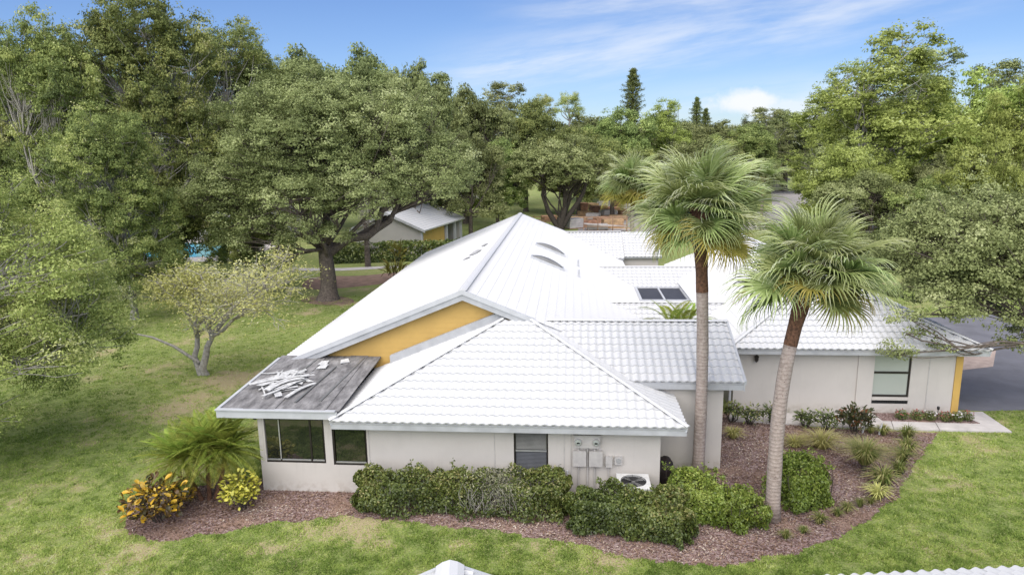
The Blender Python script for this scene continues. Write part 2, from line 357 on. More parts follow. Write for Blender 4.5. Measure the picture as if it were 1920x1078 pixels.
def walkway():
    # concrete slabs with open joints
    xs = [(1368, 776, 1366, 790), (1432, 776, 1430, 795), (1500, 776, 1500, 799), (1575, 776, 1580, 803), (1665, 775, 1676, 807), (1742, 775, 1762, 809), (1842, 774, 1898, 812)]
    for a, b in zip(xs, xs[1:]):
        P = [G(a[0], a[1]), G(a[2], a[3]), G(b[2], b[3]), G(b[0], b[1])]; c = sum(P)/4
        Q = [c+(p-c)*(1-.012/np.linalg.norm(p-c)*1.4) for p in P]
        MB().prism([(*q[:2], .0) for q in Q], None, (0, 0, WZ)).build('slab', M['concrete'], walk_base)
walkway()
sheet('driveway', [G(1790, 768), G(1842, 771), G(1925, 769), (60, 24), (60, 44), (22, 40), LW(14.85, 30), LW(14.85, 26.8)], .016, M['asphalt'])
sheet('paver_apron', [LW(14.9, 31.2), G(1862, 688), G(1868, 655), LW(14.9, 36)], .024, M['paver'])
sheet('road', [(8, 84), (40, 84), (95, 74), (95, 86), (50, 98), (72, 150), (56, 150), (40, 106), (12, 112)], .010, M['road'])
sheet('path', [G(560, 503), G(640, 503), G(800, 496), G(800, 500), G(640, 508), G(560, 508)], .02, M['concrete'])
sheet('bare_earth', smoothpoly(pxpoly([(575, 545), (560, 530), (600, 517), (680, 518), (760, 508), (790, 512), (740, 530), (650, 540)])), .012, M['dirt'])
sheet('bare_earth', smoothpoly(pxpoly([(575, 570), (560, 562), (590, 556), (650, 556), (670, 566), (640, 574)])), .012, M['dirt'])
# ------------------------------------------------------------------ roofs of wavy tiles
PER, EXP, AMP, STEP = .262, .372, .046, .052
TS = 8
def tile_faces(p=PER, e=EXP, STEP=STEP):
    f = []; t = [i/TS for i in range(TS+1)]; w = [AMP*.5*(1-math.cos(2*math.pi*x)) for x in t]
    for i in range(TS):
        a0, a1 = t[i]*p, t[i+1]*p
        f.append([(a0, 0, w[i]+STEP), (a1, 0, w[i+1]+STEP), (a1, e+.02, w[i+1]), (a0, e+.02, w[i])])
        f.append([(a0, 0, w[i]-.004), (a1, 0, w[i+1]-.004), (a1, 0, w[i+1]+STEP), (a0, 0, w[i]+STEP)])
    return f
TF0 = tile_faces(); TFLOW = tile_faces(STEP=.016)
def weld(me):
    bm = bmesh.new(); bm.from_mesh(me); bmesh.ops.remove_doubles(bm, verts=bm.verts, dist=1e-4); bm.to_mesh(me); bm.free(); return me
def tmesh(faces, name='tile'):
    mb = MB()
    for f in faces: mb.face(f)
    return weld(mb.mesh(name, M['roof']))
TILE = tmesh(TF0)
def clip(face, a, b, c):                    # keep a*x+b*y+c >= 0
    out = []; n = len(face)
    for i in range(n):
        p, q = face[i], face[(i+1) % n]; dp = a*p[0]+b*p[1]+c; dq = a*q[0]+b*q[1]+c
        if dp >= 0: out.append(p)
        if (dp >= 0) != (dq >= 0):
            k = dp/(dp-dq); out.append(tuple(p[j]+(q[j]-p[j])*k for j in range(3)))
    return out
def roof_face(root, pts, singles=0, low=False, deckmat=None):
    """pts: local polygon, first edge is the eave (left to right seen from outside). Returns the deck part."""
    TF = TFLOW if low else TF0
    P = [np.array(p, float) for p in pts]; a = unit(P[1]-P[0]); nrm = unit(np.cross(a, P[-1]-P[0]))
    if nrm[2] < 0: nrm = -nrm
    b = np.cross(nrm, a); o = P[0]
    Q = [((p-o)@a, (p-o)@b) for p in P]; n = len(Q)
    area = sum(Q[i][0]*Q[(i+1) % n][1]-Q[(i+1) % n][0]*Q[i][1] for i in range(n)); sg = 1 if area > 0 else -1
    H = []
    for i in range(n):
        (x0, y0), (x1, y1) = Q[i], Q[(i+1) % n]; L_ = math.hypot(x1-x0, y1-y0); A, B = -(y1-y0)/L_*sg, (x1-x0)/L_*sg
        H.append((A, B, -(A*x0+B*y0)))
    mb = MB(); mb.prism([p-nrm*.012 for p in P], None, -nrm*.09)
    part = mb.build('roof_deck', deckmat or M['trim'], root)
    bmin = min(q[1] for q in Q); bmax = max(q[1] for q in Q); amin = min(q[0] for q in Q); amax = max(q[0] for q in Q)
    T = np.stack([a, b, nrm], 1); cnt = 0; rest = MB()
    i0 = int(math.floor(amin/PER)); i1 = int(math.ceil(amax/PER)); j1 = int(math.ceil((bmax-.05)/EXP))
    for j in range(j1):
        for i in range(i0, i1):
            x, y = i*PER, j*EXP; cs = [(x, y), (x+PER, y), (x, y+EXP+.02), (x+PER, y+EXP+.02)]
            full = True; out = False
            for (A, B, C_) in H:
                d = [A*px+B*py+C_ for px, py in cs]
                if max(d) <= 1e-6: out = True; break
                if min(d) < -1e-3: full = False
            if out: continue
            ev = nrm*random.uniform(-.002, .004)
            if full: faces = TF
            else:
                faces = []
                for f in TF:
                    g = f
                    for (A, B, C_) in H:
                        g = clip(g, A, B, C_+A*x+B*y)
                        if len(g) < 3: break
                    if len(g) >= 3: faces.append(g)
                if not faces: continue
            org = o + a*x + b*y + ev
            if cnt < singles:
                t = obj('tile', TILE if full else tmesh(faces), part); cnt += 1
                t.matrix_local = Matrix(((*T[0], org[0]), (*T[1], org[1]), (*T[2], org[2]), (0, 0, 0, 1)))
            else:
                for f in faces: rest.face([org + T@np.array(q) for q in f])
    if rest.f: tag(obj('tile_field', weld(rest.mesh('tile_field', M['roof'])), part), kind='stuff')
    return part
def cap(root, p, q, w=.2, h=.035, lift=.075, name='ridge_cap', mat=None):
    p = np.array(p, float); q = np.array(q, float); d = unit(q-p); s_ = unit(np.cross(d, (0, 0, 1.))); u = np.cross(s_, d)
    prof = [(-w/2, -.012), (-w/2, 0), (-w*.28, h*.8), (0, h*1.3), (w*.28, h*.8), (w/2, 0), (w/2, -.012)]
    pts = [p+s_*x+u*(y+lift) for x, y in prof]
    return MB().prism(pts, None, q-p).build(name, mat or M['roof'], root)
def wall(root, name, u0, u1, z0, z1, v, th, holes=(), mat=None, axis='u'):
    """wall plane facing -v with openings (u0,u1,z0,z1)"""
    us = sorted({u0, u1, *[h[0] for h in holes], *[h[1] for h in holes]}); zs = sorted({z0, z1, *[h[2] for h in holes], *[h[3] for h in holes]})
    mb = MB(); P = (lambda a, d, z: (a, v+d, z)) if axis == 'u' else (lambda a, d, z: (v+d, a, z))
    for a, b in zip(us, us[1:]):
        for c, d in zip(zs, zs[1:]):
            if any(h[0] <= a+1e-6 and b <= h[1]+1e-6 and h[2] <= c+1e-6 and d <= h[3]+1e-6 for h in holes): continue
            mb.face([P(a, 0, c), P(b, 0, c), P(b, 0, d), P(a, 0, d)]); mb.face([P(a, th, c), P(a, th, d), P(b, th, d), P(b, th, c)])
    for h in list(holes) + [(u0, u1, z0, z1)]:
        a, b, c, d = h
        mb.face([P(a, 0, c), P(a, th, c), P(a, th, d), P(a, 0, d)]); mb.face([P(b, 0, c), P(b, 0, d), P(b, th, d), P(b, th, c)])
        mb.face([P(a, 0, c), P(b, 0, c), P(b, th, c), P(a, th, c)]); mb.face([P(a, 0, d), P(a, th, d), P(b, th, d), P(b, 0, d)])
    return mb.build(name, mat or M['stucco'], root)
def frame(mb, a, b, c, d, v, w, t):
    mb.box(a, a+w, v, v+t, c, d); mb.box(b-w, b, v, v+t, c, d); mb.box(a+w, b-w, v, v+t, c, c+w); mb.box(a+w, b-w, v, v+t, d-w, d); return mb
HU, HV = -3.5, 30.                          # anchor of the near house
house = empty('villa', LW(HU, HV), 'large near villa with white wavy tile roof and yellow gable', 'house', rz=-YAW)
for_house = house
def off(p): return (p[0]-HU, p[1]-HV, p[2])
class LB(MB):                               # builder in house coordinates
    def mesh(s, *a, **k):
        s.v = [off(p) for p in s.v]; return super().mesh(*a, **k)
SL = .406
# --- walls
wall_f = [(-9.52, -7.56, .96, 2.42), (-7.32, -6.24, .92, 2.34), (-1.73, -.70, .62, 2.30)]
def hwall(name, u0, u1, z0, z1, v, th, holes=(), axis='u', root=house, mat=None, A=None):
    AU, AV = A or (HU, HV)
    if axis == 'u': return wall(root, name, u0-AU, u1-AU, z0, z1, v-AV, th, [(h[0]-AU, h[1]-AU, h[2], h[3]) for h in holes], mat, 'u')
    return wall(root, name, u0-AV, u1-AV, z0, z1, v-AU, th, [(h[0]-AV, h[1]-AV, h[2], h[3]) for h in holes], mat, 'v')
hwall('wall', -9.65, -6.17, 0, 2.6, 19.35, .2, wall_f[:2])
hwall('wall', -6.16, 2.6, 0, 2.55, 19.33, .2, wall_f[2:])
hwall('wall', 19.36, 24., 0, 2.62, -9.64, .18, axis='v')
hwall('wall', 19.54, 21.6, 0, 2.55, 2.4, .2, axis='v')
hwall('wall', 2.61, 4.85, 0, 3.17, 21.6, .2)
hwall('wall', 21.81, 27., 0, 3.1, 4.65, .2, axis='v')
hwall('wall', 24.1, 51., 0, 2.5, -10.6, .2, axis='v')
hwall('wall', 27.1, 51., 0, 2.5, 3.0, .2, axis='v')
hwall('wall', -10.6, 3.2, 0, 2.5, 51.05, .2)
for u in (-2.31, -.22, -.02):
    LB().box(u-.012, u+.012, 19.318, 19.329, .02, 2.5).build('control_joint', M['metalgrey'], house)
LB().box(-6.175, -6.155, 19.315, 19.345, .02, 2.4).build('control_joint', M['metalgrey'], house)
# --- windows
def window(a, b, c, d, v, bars, sill=True, root=house, B=LB, fm='bronze', gm='glass'):
    w = frame(B(), a, b, c, d, v, .055, .07)
    for x in bars: w.box(x-.025, x+.025, v+.004, v+.06, c+.055, d-.055)
    wo = w.build('window', M[fm], root)
    xs = [a+.055, *bars, b-.055]
    for x0, x1 in zip(xs, xs[1:]): B().box(x0+.026, x1-.026, v+.03, v+.04, c+.056, d-.056).build('pane', M[gm], wo)
    if sill: B().box(a+.06, b-.06, v+.012, v+.028, c+.06, c+.1).build('track', M['alu'], wo)
    return wo
window(-9.52, -7.56, .96, 2.42, 19.38, [-9.0, -8.02]); window(-7.32, -6.24, .92, 2.34, 19.38, [])
LB().box(-9.02, -8.985, 19.383, 19.386, 1.06, 2.36).build('mullion_strip', M['alu'], house)
wo = frame(LB(), -1.73, -.70, .62, 2.30, 19.36, .045, .09).build('window', M['bronze'], house)
LB().box(-1.68, -.75, 19.37, 19.41, 1.50, 1.55).build('meeting_rail', M['alu'], wo)
LB().box(-1.684, -.746, 19.43, 19.44, .666, 2.254).build('pane', M['glass'], wo)
bl = LB(); bl2 = LB()
for i in range(17): z = 1.57+i*.041; bl.face([(-1.675, 19.400, z), (-.755, 19.400, z), (-.755, 19.424, z+.026), (-1.675, 19.424, z+.026)])
for i in range(19): z = .69+i*.043; bl2.face([(-1.675, 19.400, z), (-.755, 19.400, z), (-.755, 19.424, z+.026), (-1.675, 19.424, z+.026)])
M['blind'] = plain('blind_slats', (.20, .20, .18), .5, .1); M['blind2'] = plain('screened_slats', (.085, .09, .10), .6, .1)
tag(bl.build('blind', M['blind'], wo), kind='stuff'); tag(bl2.build('blind', M['blind2'], wo), kind='stuff')
# --- front hip wing
EZ = 2.5; E0 = (-7.2, 18.9); E1 = (3.3, 18.9); VT = 23.68; ZT = EZ+SL*(VT-18.9); dT = VT-18.9
def O(p): return off(p)
roof_face(house, [O((E0[0], 18.9, EZ)), O((E1[0], 18.9, EZ)), O((E1[0]-dT, VT, ZT)), O((E0[0]+dT, VT, ZT))], singles=300)
roof_face(house, [O((E0[0], VT+.3, EZ)), O((E0[0], 18.9, EZ)), O((E0[0]+dT, VT, ZT)), O((E0[0]+dT, VT+.3, ZT))], low=True)
roof_face(house, [O((E1[0], 18.9, EZ)), O((E1[0], VT+1, EZ)), O((E1[0]-dT, VT+1, ZT)), O((E1[0]-dT, VT, ZT))], low=True)
cap(house, O((E0[0], 18.9, EZ)), O((E0[0]+dT, VT, ZT)), .16, .025, .098, 'hip_cap')
cap(house, O((E1[0], 18.9, EZ)), O((E1[0]-dT, VT, ZT)), .16, .025, .098, 'hip_cap')
LB().box(E0[0]+.02, E1[0]-.02, 18.93, 18.96, EZ-.22, EZ-.035).build('fascia', M['trimdark'], house)
LB().box(E1[0]-.06, E1[0]-.03, 18.96, 23.4, EZ-.22, EZ-.035).build('fascia', M['trimdark'], house)
LB().box(E0[0]+.03, E0[0]+.06, 18.96, 19.1, EZ-.22, EZ-.035).build('fascia', M['trimdark'], house)
LB().box(E0[0]+.1, E1[0]-.08, 18.965, 19.32, EZ-.12, EZ-.10).build('soffit', M['stucco'], house)
# --- main roof
RU, RZ, GV, BV = -3.85, 5.48, 23.66, 51.6; LU = -11.2; LZ = RZ-SL*(RU-LU); QU = 3.5; QZ = RZ-SL*(QU-RU)
roof_face(house, [O((LU, BV, LZ)), O((LU, GV, LZ)), O((RU, GV, RZ)), O((RU, BV, RZ))], low=True)
roof_face(house, [O((QU, GV, QZ)), O((QU, BV, QZ)), O((RU, BV, RZ)), O((RU, GV, RZ))], low=True)
cap(house, O((RU, GV-.03, RZ)), O((RU, BV+.03, RZ)), .3, .04, .07)
def rake(u0, z0, u1, z1, v, w=.2, nm='barge_board'):
    for k, (dz0, dz1, t) in enumerate(((-.30, -.09, .045), (-.085, .085, .085))):
        LB().prism([(u0, v-t, z0+dz0), (u1, v-t, z1+dz0), (u1, v-t, z1+dz1), (u0, v-t, z0+dz1)], None, (0, t-.002, 0)).build(nm if k == 0 else 'rake_trim', M['trimdark'] if k == 0 else M['trim'], house)
rake(LU, LZ, RU, RZ, GV); rake(RU, RZ, -1.3, RZ-SL*(-1.3-RU), GV)
rake(LU, LZ, RU, RZ, BV+.09); rake(RU, RZ, QU, QZ, BV+.09)
LB().box(LU+.0, LU+.03, GV, BV, LZ-.2, LZ-.03).build('fascia', M['trim'], house)
# yellow lap boards, each a piece
def zg(u): return (RZ-SL*abs(u-RU)) - .14
GW = 24.02
for i in range(16):
    z0 = 2.55+i*.19; z1 = z0+.19
    half0 = (RZ-.14-z0)/SL
    if half0 <= .05: break
    half1 = max((RZ-.14-z1)/SL, .0)
    l0, r0, l1, r1 = RU-half0, min(RU+half0, 3), RU-half1, min(RU+half1, 3)
    l0 = max(l0, -10.5); l1 = max(l1, -10.5)
    LB().prism([(l0, GW-.018, z0), (r0, GW-.018, z0), (r1, GW-.008, z1), (l1, GW-.008, z1)], None, (0, .03, 0)).build('siding_board', M['yellow'], house)
LB().prism([(-10.4, GW+.03, 2.5), (3, GW+.03, 2.5), (RU, GW+.03, RZ-.1)], None, (0, .05, 0)).build('gable_backing', M['yellow'], house)
# step flashing where the hip wing meets the gable
def hz(u): return EZ+SL*(u-E0[0])
LB().prism([(-6.62, GW-.22, hz(-6.62)+.03), (-2.35, GW-.22, hz(-2.35)+.03), (-2.35, GW-.22, hz(-2.35)+.33), (-6.62, GW-.22, hz(-6.62)+.33)], None, (0, .17, 0)).build('flashing', M['trimdark'], house)
# --- entry gable
NV, NZ, TV, = 21.3, 3.06, 24.25; TZ = NZ+SL*(TV-NV); NR = 5.42
roof_face(house, [O((.9, NV, NZ)), O((NR, NV, NZ)), O((NR, TV, TZ)), O((-1.4, TV, TZ)), O((-1.4, 23.5, NZ+SL*(23.5-NV)))])
roof_face(house, [O((NR, 2*TV-NV, NZ)), O((-1.4, 2*TV-NV, NZ)), O((-1.4, TV, TZ)), O((NR, TV, TZ))])
cap(house, O((-.9, TV, TZ)), O((NR+.02, TV, TZ)), .22, .03, .085)
LB().box(1.7, NR, NV+.03, NV+.06, NZ-.24, NZ-.03).build('fascia', M['trimdark'], house)
LB().box(2.7, NR-.06, NV+.065, NV+.29, NZ-.15, NZ-.13).build('soffit', M['stucco'], house)
for k, (a, b, t) in enumerate(((-.26, -.05, .03), (-.045, .085, .07))):
    LB().prism([(NR-.01, NV, NZ+a), (NR-.01, TV, TZ+a), (NR-.01, TV, TZ+b), (NR-.01, NV, NZ+b)], None, (t, 0, 0)).build('rake_trim', M['trim'], house)
# --- courtyard cross gables
def xgable(v, z, ve, ze, u0, u1, vb=None):
    roof_face(house, [O((u0, ve, ze)), O((u1, ve, ze)), O((u1, v, z)), O((u0, v, z))])
    vb = vb or 2*v-ve
    roof_face(house, [O((u1, vb, ze)), O((u0, vb, ze)), O((u0, v, z)), O((u1, v, z))])
    cap(house, O((u0, v, z)), O((u1, v, z)), .22, .03, .085)
xgable(32.2, 3.12, 30.3, 2.42, 1.7, 7.6); xgable(41.2, 3.25, 39.0, 2.5, 1.2, 7.6); xgable(51.35, 4.1, 47.9, 2.7, -1, 3.6, 54.6)
roof_face(house, [O((3.6, 48.2, 2.75)), O((6.2, 48.2, 2.75)), O((6.2, 51.35, 4.1)), O((3.6, 51.35, 4.1))])
hwall('wall', 3.3, 6.0, 0, 2.8, 48.5, .2)
LB().box(3.3, 6.1, 33.8, 39.6, 2.36, 2.42).build('flat_deck', M['roof'], house)
sk = frame(LB(), 3.5, 6.05, 35.3, 38.6, 2.43, .14, .16)
sk = LB(); sk.box(3.5, 6.05, 35.25, 35.40, 2.425, 2.62); sk.box(3.5, 6.05, 38.5, 38.65, 2.425, 2.62); sk.box(3.5, 3.62, 35.41, 38.49, 2.425, 2.62); sk.box(5.93, 6.05, 35.41, 38.49, 2.425, 2.62); sk.box(4.73, 4.82, 35.41, 38.49, 2.425, 2.615)
sk = sk.build('skylight', M['trim'], house)
LB().box(3.63, 4.72, 35.41, 38.49, 2.53, 2.56).build('pane', M['skylight'], sk); LB().box(4.83, 5.92, 35.41, 38.49, 2.53, 2.56).build('pane', M['skylight'], sk)
LB().box(3.48, 6.07, 39.0, 39.03, 2.34, 2.48).build('fascia', M['trim'], house)
# --- roof vents and bubble skylights on the right slope
def slopept(u, dz=0): return RZ-SL*(u-RU)+dz
def bubble(v):
    b = LB(); pts = [(-2.1, slopept(-2.1)), (-.42, slopept(-.42))]
    b.prism([(-2.1, v-.28, slopept(-2.1, .03)), (-.42, v-.28, slopept(-.42, .03)), (-.42, v-.28, slopept(-.42, .17)), (-2.1, v-.28, slopept(-2.1, .17))], None, (0, .6, 0))
    base = b.build('roof_skylight', M['trim'], house)
    d = LB(); N = 10; arc = []
    for i in range(N+1):
        t = i/N; u = -2.02+t*1.54; arc.append((u, math.sin(math.pi*t)**.7*.2))
    for j in range(5):
        s0, s1 = j/5*math.pi, (j+1)/5*math.pi
        for (ua, ha), (ub, hb) in zip(arc, arc[1:]):
            q = lambda u, h, s: (u, v+.02-.2*math.cos(s), slopept(u, .172)+h*math.sin(s)**.6 if 0 < s < math.pi-.01 else slopept(u, .172))
            d.face([q(ua, ha, s0), q(ub, hb, s0), q(ub, hb, s1), q(ua, ha, s1)])
    d.build('dome', M['trimgrey'], base, True)
M['trimgrey'] = plain('acrylic_dome', (.17, .17, .165), .3, .1)
bubble(40.0); bubble(35.4)
for v in (38.4, 35.2): LB().tube([(.34, v, slopept(.34)), (.34, v, slopept(.34, .42))], [.05, .05], 8).build('vent_pipe', M['trim'], house)
# torn coating patch on the left slope
M['stain'] = plain('peeled_patch', (.42, .42, .42), .8, .25, 6)
for k, (u, v, a, b) in enumerate(((-5.0, 35.5, .35, .9), (-4.8, 37.6, .16, .5), (-5.3, 34.2, .2, .3))):
    pl = []
    for j in range(11):
        t = j/11*6.283; rr = random.uniform(.6, 1.2); uu = u+a*math.cos(t)*rr; pl.append((uu, v+b*math.sin(t)*rr, RZ-SL*(RU-uu)+.088))
    LB().prism(pl, None, (0, 0, .006)).build('peeled_patch', M['stain'], house)
# --- porch roof
PZ, PB = 2.80, 2.98; PV0, PV1 = 19.05, 24.0
def pz(v): return PZ+(PB-PZ)*(v-PV0)/(PV1-PV0)
PL0, PL1 = -10.72, -7.0
LB().prism([(PL0, PV0, PZ-.06), (PL1, PV0, PZ-.06), (PL1, PV1, PB-.06), (PL0, PV1, PB-.06)], None, (0, 0, .04)).build('porch_deck', M['felt'], house)
us = [PL0, -9.9, -9.0, -8.1, -7.45, PL1]
for k, (a, b) in enumerate(zip(us, us[1:])):       # felt sheets lapping each other
    h = .004+.022*(k % 2); j = random.uniform(-.05, .05)
    LB().prism([(a-.03, PV0+.02, pz(PV0)-.018+h), (b+.03+j, PV0+.02, pz(PV0)-.018+h), (b+.03-j, PV1-.02, PB-.018+h), (a-.03, PV1-.02, PB-.018+h)], None, (0, 0, .014)).build('felt_sheet', M['felt'], house)
for (u, v0, v1, dz) in ((-9.45, 20.6, 23.6, .03), (-8.5, 19.6, 22.8, .02), (-7.75, 19.7, 23.7, .03)):
    LB().bar((u, v0, pz(v0)+.035), (u+.2, v1, pz(v1)+.035), .07, .03).build('batten', M['trimgrey'], house)
for nm, bx in (('fascia', (PL0-.03, -7.0, PV0-.05, PV0-.012, PZ-.25, PZ-.02)), ('drip_edge', (PL0-.05, -7.05, PV0-.09, PV0+.06, PZ-.015, PZ+.02)),
               ('fascia', (PL0-.03, PL0-.002, PV0, PV1-.5, PZ-.28, PZ-.02))):
    LB().box(*bx).build(nm, M['trim'], house)
LB().prism([(PL0-.05, PV0+.07, PZ), (PL0+.05, PV0+.07, PZ), (PL0+.05, GV, pz(GV)), (PL0-.05, GV, pz(GV))], None, (0, 0, .03)).build('drip_edge', M['trim'], house)
LB().box(PL0+.02, -7.2, PV0+.0, 19.34, PZ-.22, PZ-.20).build('soffit', M['stucco'], house)
LB().box(-9.75, -9.66, 19.3, 19.36, 2.38, 2.47).build('lamp_bracket', M['black'], house)
# scrap heap of white membrane strips on the porch roof
SCp = LW(-9.5, 21.2, pz(21.2)+.03)
scrap = empty('scrap_heap', SCp, 'heap of torn white membrane strips on the dark porch roof', 'debris', rz=-YAW)
for i in range(40):
    a = random.gauss(.95, .35) + (1.0 if i % 5 == 0 else 0); l = random.uniform(.6, 1.5); cx, cy = random.gauss(0, .3), random.gauss(0, .5)
    z0 = .012+.004*i; w = random.uniform(.02, .06) if i % 3 else random.uniform(.07, .15); mb = MB(); d = Vector((math.cos(a), math.sin(a), 0)); s_ = Vector((-d.y, d.x, 0))*w; prev = None; t_ = Vector((0, 0, .004))
    n_ = 5; cur = random.uniform(-1.1, 1.1); z0 = max(.01, z0*math.exp(-(cx*cx+cy*cy)*1.1))
    pp = []
    for k in range(n_+1):
        t = k/n_-.5; pp.append(Vector((cx, cy, z0+.1*(.25-t*t)*random.uniform(.2, 1)))+d*l*t+Vector((-d.y, d.x, 0))*cur*t*t)
    for p, q in zip(pp, pp[1:]): mb.prism([p-s_, q-s_, q+s_, p+s_], None, t_)
    mb.build('strip', M['scrap'], scrap)
for (u, v) in ((-8.85, 23.1), (-8.15, 23.3), (-8.75, 22.7)):
    o_ = MB().prism([(-.16, -.2, 0), (.17, -.17, .01), (.15, .22, .02), (-.12, .18, 0)], None, (0, 0, .025)).build('membrane_scrap', M['scrap'], None, False, LW(u, v, pz(v)+.03))
    o_.rotation_euler.z = random.uniform(-.5, .5)
    tag(o_, {0: 'small white membrane scrap on porch roof nearest the yellow gable', 1: 'small white membrane scrap lying right of the others on porch roof', 2: 'small white membrane scrap between the heap and the yellow gable'}[[-8.85, -8.15, -8.75].index(u)], 'debris', 'loose scraps on the porch roof')
# ------------------------------------------------------------------ meters and boxes on the wall
WV = 19.33
def wt(name, u, z, label, cat, group=None): return empty(name, LW(u, WV, z), label, cat, group, rz=-YAW)
m1 = wt('meter_panel', .45, 1.73, 'electric meter panel with two round glass meters beside the window', 'meter panel')
MB().box(-.38, .38, -.14, 0, 0, .38).build('cabinet', M['metalgrey'], m1)
MB().box(-.41, .41, -.17, 0, .385, .41).build('hood', M['metalgrey'], m1)
for x in (-.26, .26):
    mt = MB(); mt.tube([(x, -.142, .2), (x, -.2, .2)], [.105, .1], 20); mt = mt.build('meter', M['alu'], m1)
    d_ = MB(); d_.tube([(x, -.201, .2), (x, -.235, .2)], [.088, .07], 20); d_.build('glass_cover', M['glasspale'], mt)
    MB().box(x-.045, x+.045, -.241, -.236, .17, .22).build('dial_plate', M['black'], mt)
for x, lb in ((-.22, 'left of the two square breaker boxes below the meter panel'), (.26, 'right of the two square breaker boxes below the meter panel')):
    b_ = wt('breaker_box', .45+x, 1.16, lb, 'breaker box', 'breaker boxes')
    MB().box(-.19, .19, -.13, 0, 0, .46).build('cabinet', M['metalgrey'], b_); MB().box(-.2, .2, -.15, -.132, -.01, .47).build('door', M['metalgrey'], b_)
    MB().tube([(-.03, -.05, .0), (-.03, -.05, -1.1)], [.022]*2, 8).build('conduit', M['metalgrey'], b_)
    MB().tube([(-.03, -.05, .462), (-.03, -.05, .568)], [.03]*2, 8).build('nipple', M['metalgrey'], b_)
MB().tube([(0.02, -.05, 0), (.02, -.05, -1.67)], [.026]*2, 8).build('conduit', M['metalgrey'], m1)
b_ = wt('disconnect_box', 1.1, 1.12, 'narrow upright disconnect box on wall above the air conditioner', 'utility box')
MB().box(-.095, .095, -.11, 0, 0, .34).build('cabinet', M['metalgrey'], b_); MB().box(-.1, .1, -.12, -.112, .1, .35).build('cover', M['metalgrey'], b_)
MB().tube([(0, -.05, 0), (0, -.05, -.5), (.1, -.1, -.8)], [.016]*3, 6).build('cable', M['metalgrey'], b_)
b_ = wt('timer_box', 1.38, 1.2, 'small square timer box at the right end of the boxes', 'utility box')
MB().box(-.115, .115, -.09, 0, 0, .25).build('cabinet', M['metalgrey'], b_); MB().tube([(0, -.092, .13), (0, -.105, .13)], [.08, .075], 16).build('dial', M['alu'], b_)
MB().tube([(-.17, -.04, .04), (-.12, -.04, .04)], [.018]*2, 6).build('conduit', M['metalgrey'], b_)
for k, (u, z) in enumerate(((-.13, .92), (-.05, .72), (-.1, .45))):
    t_ = wt('hose_tap', u, z, ['upper', 'middle', 'lower'][k]+' small tap on the wall left of the breaker boxes', 'tap', 'wall taps')
    MB().tube([(0, 0, 0), (0, -.1, 0), (.02, -.12, -.06)], [.022, .022, .018], 8).build('spout', M['alu'], t_)
    MB().tube([(0, -.07, .02), (0, -.07, .06)], [.035, .03], 8).build('handle', M['trim'], t_)
# air conditioner
ac_z = .86
ac = empty('air_conditioner', LW(1.78, 18.72, .0), 'white condenser unit with round top fan behind the clipped hedge', 'air conditioner', rz=-YAW)
b_ = MB().box(-.5, .5, -.5, .5, 0, .08).build('pad', M['concrete'], ac)
c_ = MB()
for sx, sy in ((-1, -1), (1, -1), (-1, 1), (1, 1)): c_.box(min(sx*.46, sx*.40), max(sx*.46, sx*.40), min(sy*.46, sy*.40), max(sy*.46, sy*.40), .082, 1.06)
c_.box(-.4, .4, -.4, .4, .085, 1.05)
c_.build('casing', M['acwhite'], ac)
for i in range(15):
    z = .14+i*.06
    for s in (-1, 1):
        MB().box(-.395, .395, min(s*.44, s*.41), max(s*.44, s*.41), z, z+.03).build('louvre', M['acwhite'], ac)
def ring_top():
    mb = MB(); n = 32; R0 = .37
    for i in range(n):
        a0, a1 = 2*math.pi*i/n, 2*math.pi*(i+1)/n
        def sq(a): c, s = math.cos(a), math.sin(a); k = .47/max(abs(c), abs(s)); return (c*k, s*k)
        p0, p1 = sq(a0), sq(a1); q0 = (R0*math.cos(a0), R0*math.sin(a0)); q1 = (R0*math.cos(a1), R0*math.sin(a1))
        mb.face([(*q0, 1.13), (*q1, 1.13), (*p1, 1.12), (*p0, 1.12)][::-1]); mb.face([(*p0, 1.12), (*p1, 1.12), (*p1, 1.062), (*p0, 1.062)][::-1]); mb.face([(*q0, 1.13), (*q0, 1.065), (*q1, 1.065), (*q1, 1.13)])
    return mb
ring_top().build('top_cover', M['acwhite'], ac)
MB().lathe([(.365, 1.066), (.365, 1.07)], 24).build('fan_well', M['black'], ac)
g_ = MB()
for r in (.09, .16, .23, .30, .36): g_.tube([(r*math.cos(t/24*6.2832), r*math.sin(t/24*6.2832), 1.125) for t in range(25)], [.005]*25, 4)
for t in range(8): g_.bar((.05*math.cos(t*.785), .05*math.sin(t*.785), 1.13), (.38*math.cos(t*.785), .38*math.sin(t*.785), 1.13), .01, .008)
g_.build('grille', M['black'], ac)
f_ = MB(); f_.lathe([(.07, 1.075), (.06, 1.1)], 12)
for t in range(4): a = t*1.571+.4; f_.face([(.05*math.cos(a), .05*math.sin(a), 1.08), (.34*math.cos(a), .34*math.sin(a), 1.078), (.33*math.cos(a+.6), .33*math.sin(a+.6), 1.1), (.05*math.cos(a+.7), .05*math.sin(a+.7), 1.1)])
f_.build('fan_blade', M['trimgrey'], ac); ac.scale = (1, 1, ac_z)
bn = MB(); bn.lathe([(.26, 0), (.31, .3), (.33, .6), (.30, .8), (.2, .92), (.05, .96)], 14)
bn.v = [(x*(1+.1*math.sin(5*z+3*x)), y*(1+.12*math.sin(7*z+2)), z+.03*math.sin(9*x)) for x, y, z in bn.v]
M['tarp'] = plain('dark_brown_cover', (.03, .02, .018), .6, .2, 6, .4, 14)
tag(bn.build('covered_bin', M['tarp'], None, True, LW(2.86, 20.3)), 'dark brown covered bin against the wall behind the air conditioner', 'bin')
